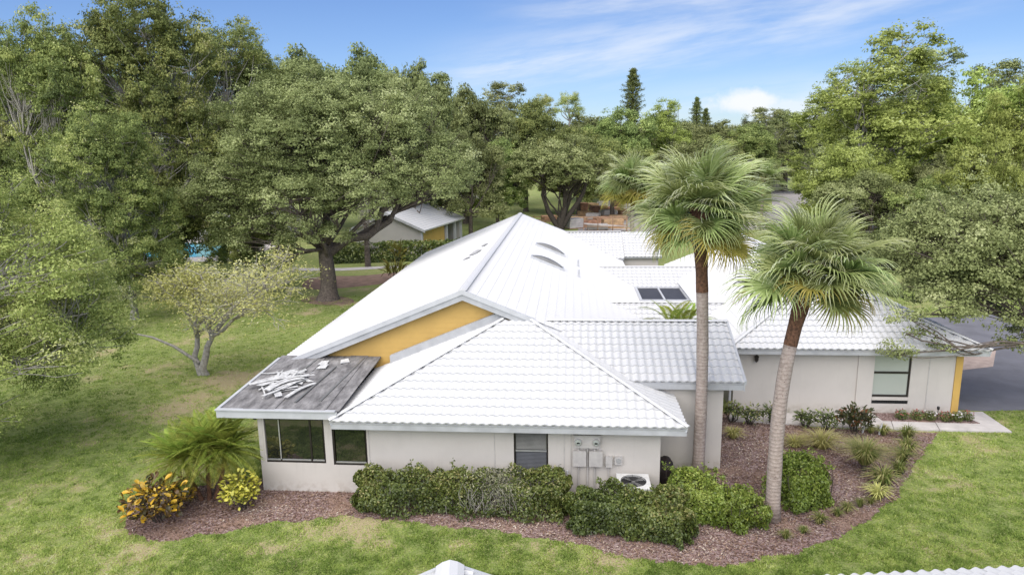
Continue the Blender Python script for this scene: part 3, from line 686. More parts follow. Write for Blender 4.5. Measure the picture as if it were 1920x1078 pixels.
# ------------------------------------------------------------------ right-hand house
RU0, RV0 = 10.8, 34.
rh = empty('garage_house', LW(RU0, RV0), 'right-hand house with white hip roof and yellow corner board', 'house', rz=-YAW)
class RB(MB):
    def mesh(s, *a, **k):
        s.v = [(p[0]-RU0, p[1]-RV0, p[2]) for p in s.v]; return super().mesh(*a, **k)
def R_(p): return (p[0]-RU0, p[1]-RV0, p[2])
RE, REV, ra, rb = 2.70, 26.25, 6.0, 15.6; rm = (ra+rb)/2; rh_ = (rb-ra)/2; RZZ = RE+SL*rh_; RBV = 45.4
roof_face(rh, [R_((ra, REV, RE)), R_((rb, REV, RE)), R_((rm, REV+rh_, RZZ))], singles=300)
roof_face(rh, [R_((ra, RBV, RE)), R_((ra, REV, RE)), R_((rm, REV+rh_, RZZ)), R_((rm, RBV, RZZ))], low=True)
roof_face(rh, [R_((rb, REV, RE)), R_((rb, RBV, RE)), R_((rm, RBV, RZZ)), R_((rm, REV+rh_, RZZ))])
cap(rh, R_((ra, REV, RE)), R_((rm, REV+rh_, RZZ)), .16, .025, .098, 'hip_cap'); cap(rh, R_((rb, REV, RE)), R_((rm, REV+rh_, RZZ)), .16, .025, .098, 'hip_cap')
cap(rh, R_((rm, REV+rh_, RZZ)), R_((rm, RBV, RZZ)), .26, .04, .07)
RB().box(ra+.02, rb-.02, REV+.03, REV+.06, RE-.2, RE-.035).build('fascia', M['trimdark'], rh)
RB().box(rb-.06, rb-.03, REV+.065, RBV, RE-.2, RE-.035).build('fascia', M['trimdark'], rh); RB().box(ra+.03, ra+.06, REV+.065, RBV, RE-.2, RE-.035).build('fascia', M['trimdark'], rh)
RB().box(ra+.1, rb-.1, REV+.065, 26.64, RE-.1, RE-.08).build('soffit', M['stucco'], rh)
RW = 26.65; win = (11.62, 12.98, .44, 2.42); AA = (RU0, RV0)
hwall('wall', 6.35, 14.58, 0, 2.7, RW, .2, [win], root=rh, A=AA)
hwall('wall', 26.86, 45., 0, 2.7, 14.6, .2, axis='v', root=rh, A=AA); hwall('wall', 26.86, 45., 0, 2.7, 6.36, .2, axis='v', root=rh, A=AA)
hwall('wall', 6.35, 14.8, 0, 2.7, 45.01, .2, root=rh, A=AA)
hwall('wall_gable', 8.0, 13.6, 2.71, 3.7, 44.8, .15, root=rh, A=AA)
RB().box(14.585, 14.84, RW-.03, RW+.2, 0, 2.62).build('corner_board', M['yellow'], rh)
RB().box(11.0, 11.6, RW-.05, RW-.002, 0.01, 2.55).build('pilaster', M['stucco'], rh)
RB().box(13.62, 13.66, RW-.012, RW-.001, .01, 2.55).build('control_joint', M['metalgrey'], rh)
w_ = RB(); a, b, c, d = win
w_.box(a, b, RW+.04, RW+.1, 1.66, 1.74); w_.box(a, b, RW+.04, RW+.1, .72, .80); w_.box(b-.06, b, RW+.041, RW+.1, .80, 2.42)
w_ = w_.build('window', M['bronze'], rh)
RB().box(a+.002, b-.062, RW+.07, RW+.08, 1.742, 2.418).build('pane', M['glasspale'], w_); RB().box(a+.002, b-.062, RW+.07, RW+.08, .802, 1.658).build('pane', M['glasspale'], w_)
RB().box(a, b, RW-.03, RW+.12, .60, .715).build('sill', M['stucco'], w_)
vt = RB(); vt.box(a, b, RW+.05, RW+.1, .442, .598)
for i in range(16): x = a+.04+i*.084; vt.box(x, x+.012, RW+.03, RW+.049, .45, .59)
vt.build('vent', M['black'], w_)
RB().tube([(6.2, 26.55, 2.45), (6.2, 26.55, .05)], [.045, .045], 8).build('downspout', M['trim'], rh)
RB().tube([(6.2, 26.32, 2.55), (6.2, 26.55, 2.44)], [.045, .045], 8).build('downspout', M['trim'], rh)
ln = empty('wall_lantern', LW(7.14, 26.6, 2.12), 'small dark lantern under the eave of the right-hand house', 'lamp', rz=-YAW)
MB().box(-.03, .03, -.02, .05, .1, .2).build('bracket', M['bronze'], ln); MB().lathe([(.03, 0), (.075, .06), (.085, .2), (.1, .22), (.02, .3)], 8, (0, -.1, 0)).build('lamp_body', M['bronze'], ln)
# ------------------------------------------------------------------ foreground neighbour roof below the camera
FY = math.radians(3); fgp = G(870, 1050, 4.5)
fg = empty('near_roof_house', (fgp[0], fgp[1]-4, 0), 'white tiled roof of the house just below the bottom edge', 'house', rz=FY)
ff = lambda x, y, z: (x, y+4, z)
gs = .42
roof_face(fg, [ff(-3.4, 0, 4.38-gs*3.4), ff(-3.4, -9, 4.38-gs*3.4), ff(0, -9, 4.38), ff(0, 0, 4.38)][0:4])
roof_face(fg, [ff(3.4, -9, 4.38-gs*3.4), ff(3.4, 0, 4.38-gs*3.4), ff(0, 0, 4.38), ff(0, -9, 4.38)])
cap(fg, ff(0, -9, 4.38), ff(0, .02, 4.38), .42, .075, .03)
for sx in (-1, 1): MB().prism([ff(sx*3.4, -.02, 4.38-gs*3.4-.2), ff(0, -.02, 4.18), ff(0, -.02, 4.47), ff(sx*3.4, -.02, 4.47-gs*3.4)], None, (0, .06, 0)).build('barge_board', M['trim'], fg)
MB().prism([ff(-3.1, -.4, 0), ff(3.1, -.4, 0), ff(3.1, -.4, 2.9), ff(0, -.4, 4.2), ff(-3.1, -.4, 2.9)], None, (0, .2, 0)).build('wall', M['stucco'], fg)
eg = G(1600, 1080, 2.5); R3 = Matrix.Rotation(-FY, 3, 'Z'); q = R3@Vector((eg[0]-fgp[0], eg[1]-fgp[1]+4, 0))
roof_face(fg, [(q.x+7.5, q.y, 2.46), (q.x-.8, q.y, 2.46), (q.x+1.2, q.y-5, 2.46+5*SL), (q.x+7.5, q.y-5, 2.46+5*SL)])
MB().box(q.x-.4, q.x+7.4, q.y-.08, q.y-.05, 2.26, 2.43).build('fascia', M['trim'], fg); MB().box(q.x-.4, q.x+7.2, q.y-.6, q.y-.4, 0, 2.55).build('wall', M['stucco'], fg)
# ------------------------------------------------------------------ trees
def limb(mb, p, q, r0, r1, n=6, seg=5, bend=.12, rnd=random):
    p = np.array(p, float); q = np.array(q, float); L_ = np.linalg.norm(q-p)
    o1 = np.array([rnd.gauss(0, 1), rnd.gauss(0, 1), rnd.gauss(0, .5)])*bend*L_
    pts = []; rad = []
    for i in range(seg+1):
        t = i/seg; pts.append(p+(q-p)*t+o1*math.sin(math.pi*t)+(np.array([rnd.gauss(0, 1), rnd.gauss(0, 1), rnd.gauss(0, 1)])*.018*L_ if 0 < i < seg else 0)); rad.append(r0+(r1-r0)*t)
    mb.tube(pts, rad, n, False); return pts
def crown_points(lobes, nclump, per, rc, flat=.8, stray=.12, inner=.22, zmin=None):
    """leaf centres, normals, tints grouped in clumps on the shells of the lobes; also the clump centres"""
    L_ = np.array(lobes, float); area = (L_[:, 3]*L_[:, 4]+L_[:, 3]*L_[:, 5]+L_[:, 4]*L_[:, 5])**.75
    ns = max(len(L_)*7, nclump//10); lp = rng.choice(len(L_), ns, p=area/area.sum())         # boughs: sub-masses on every lobe
    ds = rsphere(ns); ds[:, 2] = np.where(ds[:, 2] < -.75, -ds[:, 2]*.8, ds[:, 2]); ds = unit(ds)
    SC_ = L_[lp, :3]+ds*L_[lp, 3:6]*rng.uniform(.3, .86, ns)[:, None]; SR = L_[lp, 3:6]*rng.uniform(.26, .46, ns)[:, None]; st = rng.normal(0, .15, ns)
    sub = rng.choice(ns, nclump, p=(SR.prod(1)**.6)/(SR.prod(1)**.6).sum()); pick = lp[sub]
    d = rsphere(nclump)+.55*ds[sub]; d[:, 2] = np.where(d[:, 2] < -.7, -d[:, 2]*.7, d[:, 2]); d = unit(d)
    u = rng.random(nclump); r = np.where(u < inner, rng.uniform(.3, .8, nclump), np.where(u < 1-stray, rng.uniform(.82, 1.02, nclump), rng.uniform(1.05, 1.5, nclump)))
    C = SC_[sub]+d*SR[sub]*r[:, None]
    if zmin is not None: C[:, 2] = np.maximum(C[:, 2], zmin+rng.random(nclump)*.6)
    cr = rc*rng.uniform(.55, 1.3, nclump); k = np.maximum(3, (per*(cr/rc)**2*np.where(r > 1.02, .45, 1.)).astype(int))
    idx = np.repeat(np.arange(nclump), k); n = len(idx)
    dd = rsphere(n); rr = rng.random(n)**.45; dd[:, 2] = np.where(dd[:, 2] < -.3, dd[:, 2]*.4, dd[:, 2])
    P = C[idx]+dd*rr[:, None]*cr[idx][:, None]*np.array([1, 1, flat])
    out = unit(C-SC_[sub])
    N = unit(.7*dd+.5*out[idx]+np.array([0, 0, .3])+.5*rng.normal(size=(n, 3)))
    ct = rng.normal(.46, .10, nclump)+st[sub]
    tint = ct[idx]+rng.normal(0, .13, n)
    return P, N, tint, C, L_[pick, :3]
def make_tree(name, trunk_base, fork, lobes, nclump, per, rc, leaf, mat, bark, tr, aspect=.55, flat=.82, twig=.35, stray=.12, extra=None, zmin=None, twr=.035, inner=.22, tri=False):
    """returns trunk mesh, crown mesh in local coordinates"""
    P, N, T, C, LC = crown_points(lobes, nclump, per, rc, flat, stray, inner, zmin)
    size = leaf*rng.uniform(.65, 1.35, len(P))
    cm = leaves(name+'_crown', P, N, size, T, mat, aspect, tri=tri)
    mb = MB(); b = np.array(trunk_base, float); f = np.array(fork, float)
    pts = []; rad = []
    for i in range(9):
        t = i/8; pts.append(b+(f-b)*t+np.array([math.sin(t*5)*.06, math.cos(t*4)*.05, 0])*tr*2); rad.append(tr*(1.45-.9*min(t*5, 1)*.5 if t < .2 else 1.0-.25*t))
    rad[0] = tr*1.5; rad[1] = tr*1.12
    mb.tube(pts, rad, 12, False)
    for l in lobes:
        c = np.array(l[:3]); p0 = f - np.array([0, 0, random.uniform(0, .25)*abs(f[2]-b[2])]); ln_ = limb(mb, p0, c, tr*.26, tr*.10, 7, 6, .12)
        sel = [i for i in range(nclump) if abs(LC[i]-c).sum() < 1e-6]
        random.shuffle(sel)
        for i in sel[:int(len(sel)*twig)]:
            st = ln_[random.choice([3, 4, 5, 6])]; limb(mb, st, C[i], twr*random.uniform(.8, 1.6), .012, 4, 3, .1)
    if extra: extra(mb)
    return mb.mesh(name+'_trunk', bark, True), cm
def place_tree(name, tm, cm, loc, label, group=None, rz=0., sc=(1, 1, 1), cat='tree'):
    e = empty(name, loc, label, cat, group, rz); e.scale = sc
    obj('trunk', tm, e); obj('crown', cm, e); return e
# --- the big live oak (left of centre)
ob = G(615, 562)
def oak_extra(mb):
    # the heavy elbowed limb to the right, above the small house
    p = [np.array(q) for q in ((.1, 0, 3.2), (1.6, .4, 4.3), (2.9, .7, 4.4), (3.6, .8, 4.9), (4.0, .9, 6.2), (5.6, 1.1, 7.2))]
    mb.tube(p, [.36, .32, .3, .27, .22, .14], 8, False)
    mb.tube([p[3], p[3]+np.array((.9, .1, .5)), p[3]+np.array((1.7, 0, 2.0))], [.25, .2, .12], 6, False)
tm, cm = make_tree('live_oak', (0, 0, -.1), (.15, 0, 4.0),
    [(0, 0, 10.5, 5.2, 5.0, 4.6), (-1.5, .5, 13.2, 3.8, 3.6, 3.4), (4.8, .5, 10.4, 4.2, 4.2, 3.8), (8.0, .6, 8.6, 3.4, 3.4, 3.0), (-4.6, -.6, 8.4, 3.8, 3.6, 3.2), (3.0, -2.2, 7.6, 3.6, 3.2, 2.2), (-1.2, -3.2, 7.2, 3.6, 2.8, 2.6), (-.8, -2.6, 5.4, 2.0, 1.6, 1.9), (6.5, 1, 11.8, 2.8, 3, 2.4), (-3.4, -.5, 11.2, 3.2, 3.2, 3.0), (-5.5, -1., 5.6, 2.4, 2., 2.2), (-3.4, -1.6, 4.4, 2.4, 1.8, 1.9), (-7.2, -.8, 7.4, 2.4, 2.4, 2.4), (1.8, -2.8, 6.0, 2.4, 1.6, 1.5), (-2.0, -2.2, 3.6, 1.4, 1.2, 1.3), (.9, -2.2, 4.9, 1.5, 1.2, 1.1), (-.6, -1.8, 4.3, 1.3, 1., 1.)],
    2700, 110, .6, .115, M['oak'], M['bark'], .6, extra=oak_extra, aspect=.7, tri=True)
place_tree('live_oak', tm, cm, ob, 'huge live oak with thick grey trunk left of the white roof', cat='tree')
# --- tall dark tree mass behind it on the left
tmD, cmD = make_tree('dark_tree', (0, 0, -.1), (.2, 0, 6.0),
    [(0, 0, 16.5, 4.2, 4, 3.6), (3.6, 0, 14.5, 3.4, 3.2, 3.4), (-4.2, 0, 14.5, 3.8, 3.4, 3.4), (0, -1.5, 10.5, 5, 4, 3.6), (4.5, -1.2, 9.5, 3.8, 3.4, 3.2), (-4.8, -1, 9.5, 3.8, 3.4, 3.4), (0, -2.5, 5.5, 4.5, 3, 2.6), (-4.5, -2., 4.5, 3.4, 2.6, 2.6), (4.8, -2, 4.8, 3.2, 2.6, 2.4), (0, 2.5, 6., 4.5, 2.6, 3.), (2.5, -2.5, 2.6, 3., 2.2, 1.9), (-2.5, -2.8, 2.4, 3., 2.2, 1.8)],
    2000, 84, .62, .155, M['darkleaf'], M['barkpale'], .42, aspect=.75, tri=True, stray=.18, twig=.2, twr=.045)
def px_tree(name, tm, cm, base_h, px, Y, top, width_px, base_w, label, group=None, rz=None, cat='tree', squash=1.):
    z = topz(top, px, Y); x = atY(px, 300, Y)[0]; s = z/base_h; dep = Y*math.cos(PITCH); w = width_px*dep/F/base_w
    return place_tree(name, tm, cm, (x, Y, 0), label, group, random.uniform(0, 6.28) if rz is None else rz, (w, w*squash, s), cat)
px_tree('dark_tree', tmD, cmD, 19.2, 300, 54, -8, 300, 15.8, 'tallest dark broadleaf tree at upper left, its top cut by frame', 'tall trees at the left', .2)
px_tree('dark_tree', tmD, cmD, 19.2, 95, 50, 48, 260, 15.8, 'dark broadleaf tree with pale bare limbs at the far left edge', 'tall trees at the left', 2.6)
px_tree('dark_tree', tmD, cmD, 19.2, 440, 64, 58, 260, 15.8, 'dark tree rising behind the huge live oak, left part', 'tall trees at the left', 4.0)
px_tree('dark_tree', tmD, cmD, 19.2, 215, 43, 215, 250, 15.8, 'lower dark tree between the pale near tree and the live oak', 'tall trees at the left', 1.2)
px_tree('dark_tree', tmD, cmD, 19.2, 20, 62, 95, 280, 15.8, 'dark tree partly outside the left edge behind the pale limbs', 'tall trees at the left', 5.2)
# --- pale green near tree at the left edge
tm, cm = make_tree('near_tree', (0, 0, -.1), (.6, .1, 3.2),
    [(2.4, 0, 8.2, 3.0, 3.0, 2.2), (4.6, -.6, 6.6, 2.7, 2.8, 1.9), (5.6, -.4, 5.0, 2.3, 2.2, 1.6), (3.2, -1.8, 4.6, 3.0, 2.4, 1.8), (-.5, 0, 7.2, 3, 3, 2.6), (4.7, -1.6, 3.4, 2.2, 1.8, 1.4), (2.2, -2.9, 3.4, 2.4, 2., 1.5), (0, -2, 5, 3, 2.6, 2.2), (3.0, -2.4, 2.0, 2.4, 1.8, 1.1), (1.0, -3.2, 1.8, 2.2, 1.8, 1.1), (5.2, 1.2, 3.6, 2.0, 2.2, 1.8), (3.5, 2.4, 5.5, 2.6, 2.6, 2.6)],
    1900, 95, .5, .105, M['lightleaf'], M['barkpale'], .3, aspect=.42, flat=.7, twig=.45, twr=.02, inner=.15, zmin=.9)
place_tree('near_tree', tm, cm, (-20.9, 23.4, 0), 'pale green bushy tree with grey twigs filling the left edge', cat='tree')
# --- sparse, half bare tree on the left lawn
def bare_tree():
    r = random.Random(5); mb = MB(); tips = []; forks = []
    def grow(p, d, L_, rad, lev):
        d = np.array(d)/np.linalg.norm(d); q = p+d*L_
        limb(mb, p, q, rad, rad*.68, 7 if lev < 2 else 4, 4, .05, r)
        if lev >= 5: tips.append(q); return
        for _ in range(3 if lev else 4):
            nd = d+np.array([r.gauss(0, 1), r.gauss(0, 1), r.gauss(.12, .6)])*(.55 if lev < 2 else .62)
            nd[2] -= .12*(lev > 2)
            grow(q, nd, L_*r.uniform(.58, .86), rad*.6, lev+1)
            if lev >= 3: tips.append(q)
    grow(np.array([.06, 0, -.05]), (.18, 0, 1), 1.6, .115, 0); grow(np.array([-.08, 0, -.05]), (-.04, .1, 1), 1.5, .10, 0)
    mb.tube([(-.1, 0, .5), (-.8, .05, 1.15), (-1.4, .1, 1.5), (-1.9, 0, 1.7)], [.06, .05, .04, .025], 6, False)
    tips = np.array(tips); tips = tips[tips[:, 2] > 1.6]
    k = rng.choice(len(tips), min(len(tips), 1400), replace=False); C = tips[k]; idx = np.repeat(np.arange(len(C)), 10); n = len(idx)
    P = C[idx]+rng.normal(size=(n, 3))*np.array([.2, .2, .14]); N = unit(rng.normal(size=(n, 3))+np.array([0, 0, .8]))
    T = .45+.25*np.sin(C[idx, 0]*1.3)+rng.normal(0, .2, n)
    cm = leaves('sparse_crown', P, N, .085*rng.uniform(.6, 1.4, n), T, M['sparse'], .4)
    return mb.mesh('sparse_trunk', M['barkpale'], True), cm, tips
tm, cm, tips = bare_tree()
hz_ = tips[:, 2].max(); wx = np.percentile(tips[:, 0], 97)-np.percentile(tips[:, 0], 3)
e_ = place_tree('sparse_tree', tm, cm, G(383, 703), 'sparse half bare tree standing on the left lawn', sc=(6.3/wx, 5.4/wx, 6.3/hz_))
# --- shared crowns for the woods behind
def T_oak(mat, nm, seed):
    global rng
    return make_tree(nm, (0, 0, -.1), (.1, 0, 3.2), [(0, 0, 8.6, 4.2, 4.2, 3.2), (3.6, .6, 7.2, 3.2, 3.2, 2.6), (-3.6, -.4, 7., 3.3, 3.2, 2.7), (.6, 3.4, 7.2, 3.4, 3., 2.6), (-.4, -3.4, 6.8, 3.6, 3., 2.8), (2.2, -2.6, 5., 2.8, 2.4, 2.0), (-2.6, -2.4, 4.8, 2.8, 2.4, 2.), (3.6, 1.6, 3.6, 2.6, 2.4, 1.9), (-3.8, 1.4, 3.4, 2.6, 2.4, 1.9), (0, -3.6, 3.2, 2.8, 2., 1.8), (.5, 3.4, 3.4, 2.8, 2., 1.9)], 900, 84, .66, .19, mat, M['bark'], .34, stray=.16, aspect=.7, tri=True)
def T_tall(mat, nm):
    return make_tree(nm, (0, 0, -.1), (.1, 0, 5.), [(0, 0, 14.4, 2.6, 2.6, 2.6), (2.4, 0, 12.2, 2.6, 2.4, 2.4), (-2.4, .4, 11.6, 2.8, 2.6, 2.4), (.4, 1.6, 9., 3.6, 3.2, 2.8), (-.6, -1.8, 8., 3.8, 3.2, 2.8), (2.6, -1, 6., 3., 2.6, 2.2), (-2.8, -.6, 5.2, 3., 2.6, 2.4), (0, -2.4, 3.2, 3.0, 2.2, 2.), (1.5, 2.2, 3.4, 2.8, 2.2, 2.)], 800, 80, .62, .17, mat, M['barkpale'], .3, stray=.3, twig=.3, aspect=.7, tri=True)
oakT = [T_oak(M['oak'], 'olive_oak', 1), T_oak(M['yellowleaf'], 'yellow_oak', 2), T_oak(M['darkleaf'], 'dark_oak', 3)]  # last template wears the dark broadleaf leaf colour
tallT = [T_tall(M['oak'], 'airy_tree'), T_tall(M['yellowleaf'], 'yellow_airy')]
# px, Y, top, width, template, label
belt = [
 (870, 96, 168, 200, 'o0', 'olive oak right behind the live oak, left of the roof apex'),
 (945, 125, 158, 150, 't0', 'olive tree peaking left of the round pale crowns'),
 (985, 112, 190, 170, 'o2', 'dark oak above the apex of the white roof, farther back'),
 (770, 75, 118, 210, 'o0', 'olive oak crown showing above the right part of the live oak'),
 (820, 105, 142, 190, 't0', 'airy olive tree with stray sprigs above the small house'),
 (690, 90, 92, 220, 'o0', 'olive oak crown rising behind the top of the live oak'),
 (1105, 135, 215, 200, 'o0', 'olive oak in the belt straight below the round pale crowns'),
 (1175, 120, 205, 190, 'o2', 'dark oak in the belt below the tall conifer'),
 (1240, 150, 210, 190, 'o0', 'olive oak in the belt left of the low cumulus cloud'),
 (1250, 118, 195, 120, 't1', 'yellow green airy tree standing above the left palm'),
 (1330, 140, 228, 200, 'o0', 'olive oak in the belt straight below the cumulus cloud'),
 (1390, 128, 235, 170, 'o2', 'dark oak in the belt above the far road bend'),
 (1430, 145, 205, 130, 't0', 'airy olive tree peaking right below the cumulus cloud'),
 (1475, 150, 208, 200, 'o0', 'olive oak at the right end of the low belt'),
 (1150, 100, 260, 190, 'o2', 'dark low oak behind the back palm'),
 (1300, 104, 262, 210, 'o0', 'low olive oak directly behind the left palm crown'),
 (1085, 105, 240, 180, 'o2', 'dark low oak between the round oak and the back palm'),
 (880, 80, 245, 180, 'o0', 'low olive oak between the live oak and the round oak'),
 (930, 88, 262, 150, 'o2', 'low dark oak beside the round oak on its left'),
 (1605, 90, 215, 200, 'o0', 'olive oak over the far road right of the white stakes'),
 (1580, 100, 130, 190, 't1', 'yellow green tree with airy top left of the tall right tree'),
 (1670, 74, 66, 290, 't1', 'tallest yellow green tree on the right with pale trunk'),
 (1720, 92, 95, 220, 't0', 'airy olive tree peeking out right of the tallest right tree'),
 (1800, 78, 150, 260, 'o1', 'yellow green oak at right below the clear blue sky'),
 (1905, 72, 165, 240, 'o1', 'yellow green oak cut by the right edge'),
 (1860, 98, 120, 200, 't0', 'airy olive tree behind the oak at the right edge'),
 (1600, 66, 262, 210, 'o1', 'yellow green oak low in front of the tallest right tree'),
 (1580, 84, 285, 150, 'o0', 'rounded olive oak at the right side of the far road'),
 (1640, 60, 320, 200, 'o0', 'low rounded oak standing right above the right palm'),
 (1740, 58, 330, 170, 'o2', 'dark low oak right of the right palm crown'),
 (1860, 52, 255, 190, 'o1', 'bright yellow green bushy oak near the right edge'),
 (1790, 62, 290, 190, 'o0', 'olive oak behind the near right tree'),
 (1920, 56, 300, 200, 'o0', 'olive oak half outside the right edge'),
 (0, 82, 70, 300, 'o0', 'olive oak far behind at the left edge'),
 (570, 95, 95, 260, 'o0', 'olive oak crown behind the dark trees and the live oak'),
 (480, 84, 150, 220, 'o2', 'dark oak beyond the pool behind the live oak'),
 (180, 95, 80, 280, 'o2', 'dark oak beyond the pool at upper left'),
 (255, 50, 395, 150, 'o2', 'low dark bush in front of the pool left of the live oak trunk'),
 (425, 58, 405, 110, 'o2', 'small dark bush hiding the right end of the pool'),
 (480, 53, 372, 170, 'o2', 'low dark bush right of the pool beside the live oak trunk'),
 (330, 100, 110, 260, 'o0', 'olive oak beyond the pool behind the tallest dark tree'),
]
for (px, Y, top, wd, k, lb) in belt:
    if k[0] == 'o': tm_, cm_ = oakT[int(k[1])]; bh, bw = 11.3, 13.4
    else: tm_, cm_ = tallT[int(k[1])]; bh, bw = 16.3, 10.4
    px_tree({'o': 'oak_tree', 't': 'airy_tree'}[k[0]], tm_, cm_, bh, px, Y, top, wd, bw, lb, 'trees in the belt behind the roofs')
# far wood closing the gaps
def far_wood():
    n = 900; X = rng.uniform(-190, 230, n); Y = rng.uniform(165, 215, n); Z = rng.uniform(1.5, 11.5, n)
    idx = np.repeat(np.arange(n), 60); m = len(idx); d = rsphere(m)
    P = np.stack([X, Y, Z], 1)[idx]+d*(rng.random(m)**.4)[:, None]*np.array([3.2, 2.5, 2.2]); N = unit(d+np.array([0, -.2, .7])+.5*rng.normal(size=(m, 3)))
    tag(obj('far_wood', leaves('far_wood', P, N, .75*rng.uniform(.6, 1.4, m), rng.normal(.5, .17, n)[idx]+rng.normal(0, .12, m), M['oak'], .6, tri=True)), 'distant mass of olive green woodland closing the horizon', 'woodland', kind='stuff')
far_wood()
# round oak behind the roof apex with forked dark trunk
def ro_extra(mb):
    for q in ((-2.2, .3, 5.2), (2.4, 0, 5.6), (.4, .3, 6.), (3.6, .2, 6.2)): limb(mb, (0, 0, .1), q, .42, .2, 8, 5, .06)
tm, cm = make_tree('round_oak', (0, 0, -.1), (0, 0, 1.6), [(0, 0, 8.2, 5.2, 4.6, 3.0), (4.2, 0, 7.4, 3.4, 3.2, 2.6), (-4.2, 0, 7.6, 3.4, 3.2, 2.8), (1.4, -2.2, 6.8, 4.2, 3, 2.2), (-2.4, -2, 6.6, 3.6, 3, 2.2)], 680, 54, .65, .24, M['oak'], M['barkdark'], .5, extra=ro_extra)
rb_ = G(1050, 432); place_tree('round_oak', tm, cm, rb_, 'round dark green oak with forked trunk behind the roof apex', sc=(.93, .93, 1.02))
# umbrella crowned pines
def pine(nm):
    mb = MB(); mb.tube([(0, 0, 0), (.1, 0, 8), (0, 0, 15.)], [.3, .24, .12], 8, False)
    lob = []
    for i in range(9):
        a = i/9*6.28; r = random.uniform(1.2, 2.8); c = (r*math.cos(a), r*math.sin(a), 15+random.uniform(-1.3, 1.3)); lob.append((*c, 1.5, 1.5, 1.0)); limb(mb, (0, 0, 13), c, .1, .04, 5, 4, .08)
    lob.append((0, 0, 16.6, 1.9, 1.9, 1.1))
    P, N, T, C, LC = crown_points(lob, 170, 55, .55, .8, .1); cm = leaves(nm, P, N, .2*rng.uniform(.6, 1.4, len(P)), T, M['lightleaf'], .3)
    return mb.mesh(nm+'_t', M['barkpale'], True), cm
ptm, pcm = pine('round_pine')
px_tree('round_pine', ptm, pcm, 17.6, 1068, 128, 172, 80, 8.5, 'right of the two round-topped pale green pines against the sky', 'round pines')
px_tree('round_pine', ptm, pcm, 17.6, 1022, 132, 176, 74, 8.5, 'left of the two round-topped pale green pines against the sky', 'round pines')
def conifer(nm):
    mb = MB(); mb.tube([(0, 0, 0), (0, 0, 21), (.1, 0, 26)], [.4, .22, .05], 8, False); P = []
    for i in range(34):
        z = 15+i*.33; r = 2.5*min(1, (i+5)/14)*min(1, (35-i)/12)*random.uniform(.45, 1.2)+.1; m = 5
        for j in range(m):
            a = j/m*6.28+i*.7+random.uniform(-.5, .5); q = np.array((r*math.cos(a), r*math.sin(a), z+r*.35)); mb.tube([(0, 0, z), q], [.05, .02], 4, False)
            t = rng.random(60)[:, None]**.6; P.append(np.array([0, 0, z])+t*(q-np.array([0, 0, z]))+rng.normal(size=(60, 3))*.16)
    P = np.concatenate(P); N = unit(rng.normal(size=P.shape)+np.array([0, 0, .6])); cm = leaves(nm, P, N, .34*rng.uniform(.6, 1.3, len(P)), rng.normal(.35, .18, len(P)), M['darkleaf'], .35)
    return mb.mesh(nm+'_t', M['barkdark'], True), cm
ctm, ccm = conifer('conifer')
px_tree('conifer', ctm, ccm, 26.4, 1184, 140, 128, 40, 4.6, 'tall dark conifer standing out against the sky at centre', 'conifers')
px_tree('conifer', ctm, ccm, 26.4, 1303, 150, 182, 26, 4.6, 'small dark conifer tip in front of the cumulus cloud', 'conifers')
px_tree('conifer', ctm, ccm, 26.4, 1320, 152, 203, 24, 4.6, 'lowest dark conifer tip right of the small conifer', 'conifers')
# --- near right tree, reaching over the roof corner
tm, cm = make_tree('right_tree', (0, 0, -.1), (-.2, .1, 3.6),
    [(-5.2, .6, 6.3, 2.6, 2.6, 1.5), (-3.0, 1.4, 6.8, 2.8, 3., 1.8), (-5.9, -.2, 4.9, 1.9, 1.8, 1.1), (-7.7, -1.4, 3.4, 1.5, 1.0, .8), (-6.7, -1.2, 4.1, 1.7, 1.2, .9), (-4.6, -.4, 4.8, 1.9, 1.8, 1.2), (-1.4, .4, 6.0, 2.6, 2.6, 2.2), (-3.0, -.6, 4.0, 1.5, 1.3, 1.0), (-8.0, -1.5, 2.65, 1.0, .7, .5), (-6.3, -1.5, 3.0, 1.2, .8, .6), (-4.6, 2.5, 5.4, 2.8, 2.4, 1.8), (-2.2, -.8, 5.4, 1.8, 1.6, 1.4), (-6.6, 1.6, 5.6, 1.6, 1.8, 1.2), (-1.8, -1., 3.2, 1., .9, .6), (-3.6, -.3, 4.3, 1.6, 1.4, 1.3), (-2.6, -.5, 3.0, 1.3, 1.0, .9)],
    1700, 70, .40, .11, M['oak'], M['bark'], .24, aspect=.6, twig=.4, twr=.02, stray=.2)
place_tree('right_tree', tm, cm, (22.4, 26.4, 0), 'near tree at right edge with sprays hanging over the white roof corner')
# slim trunks by the small house
for k, (px, py, top) in enumerate(((690, 500, 300), (728, 468, 290))):
    b_ = G(px, py); tm_, cm_ = tallT[0]
    zt = topz(top, px, b_[1]); e_ = place_tree('slim_tree', tm_, cm_, b_, ['slim trunk in front of the hedge by the small yellow house', 'slim trunk rising against the white wall of the small house'][k], 'slim trees by the small house', 1.+k, (.32, .32, zt/17.))
    mb = MB().tube([(0, 0, 0), (.1, 0, 4.2), (.0, 0, 8)], [.9, .75, .6], 8, False); e_.children[0].data = mb.mesh('slim_trunk', M['bark'], True)
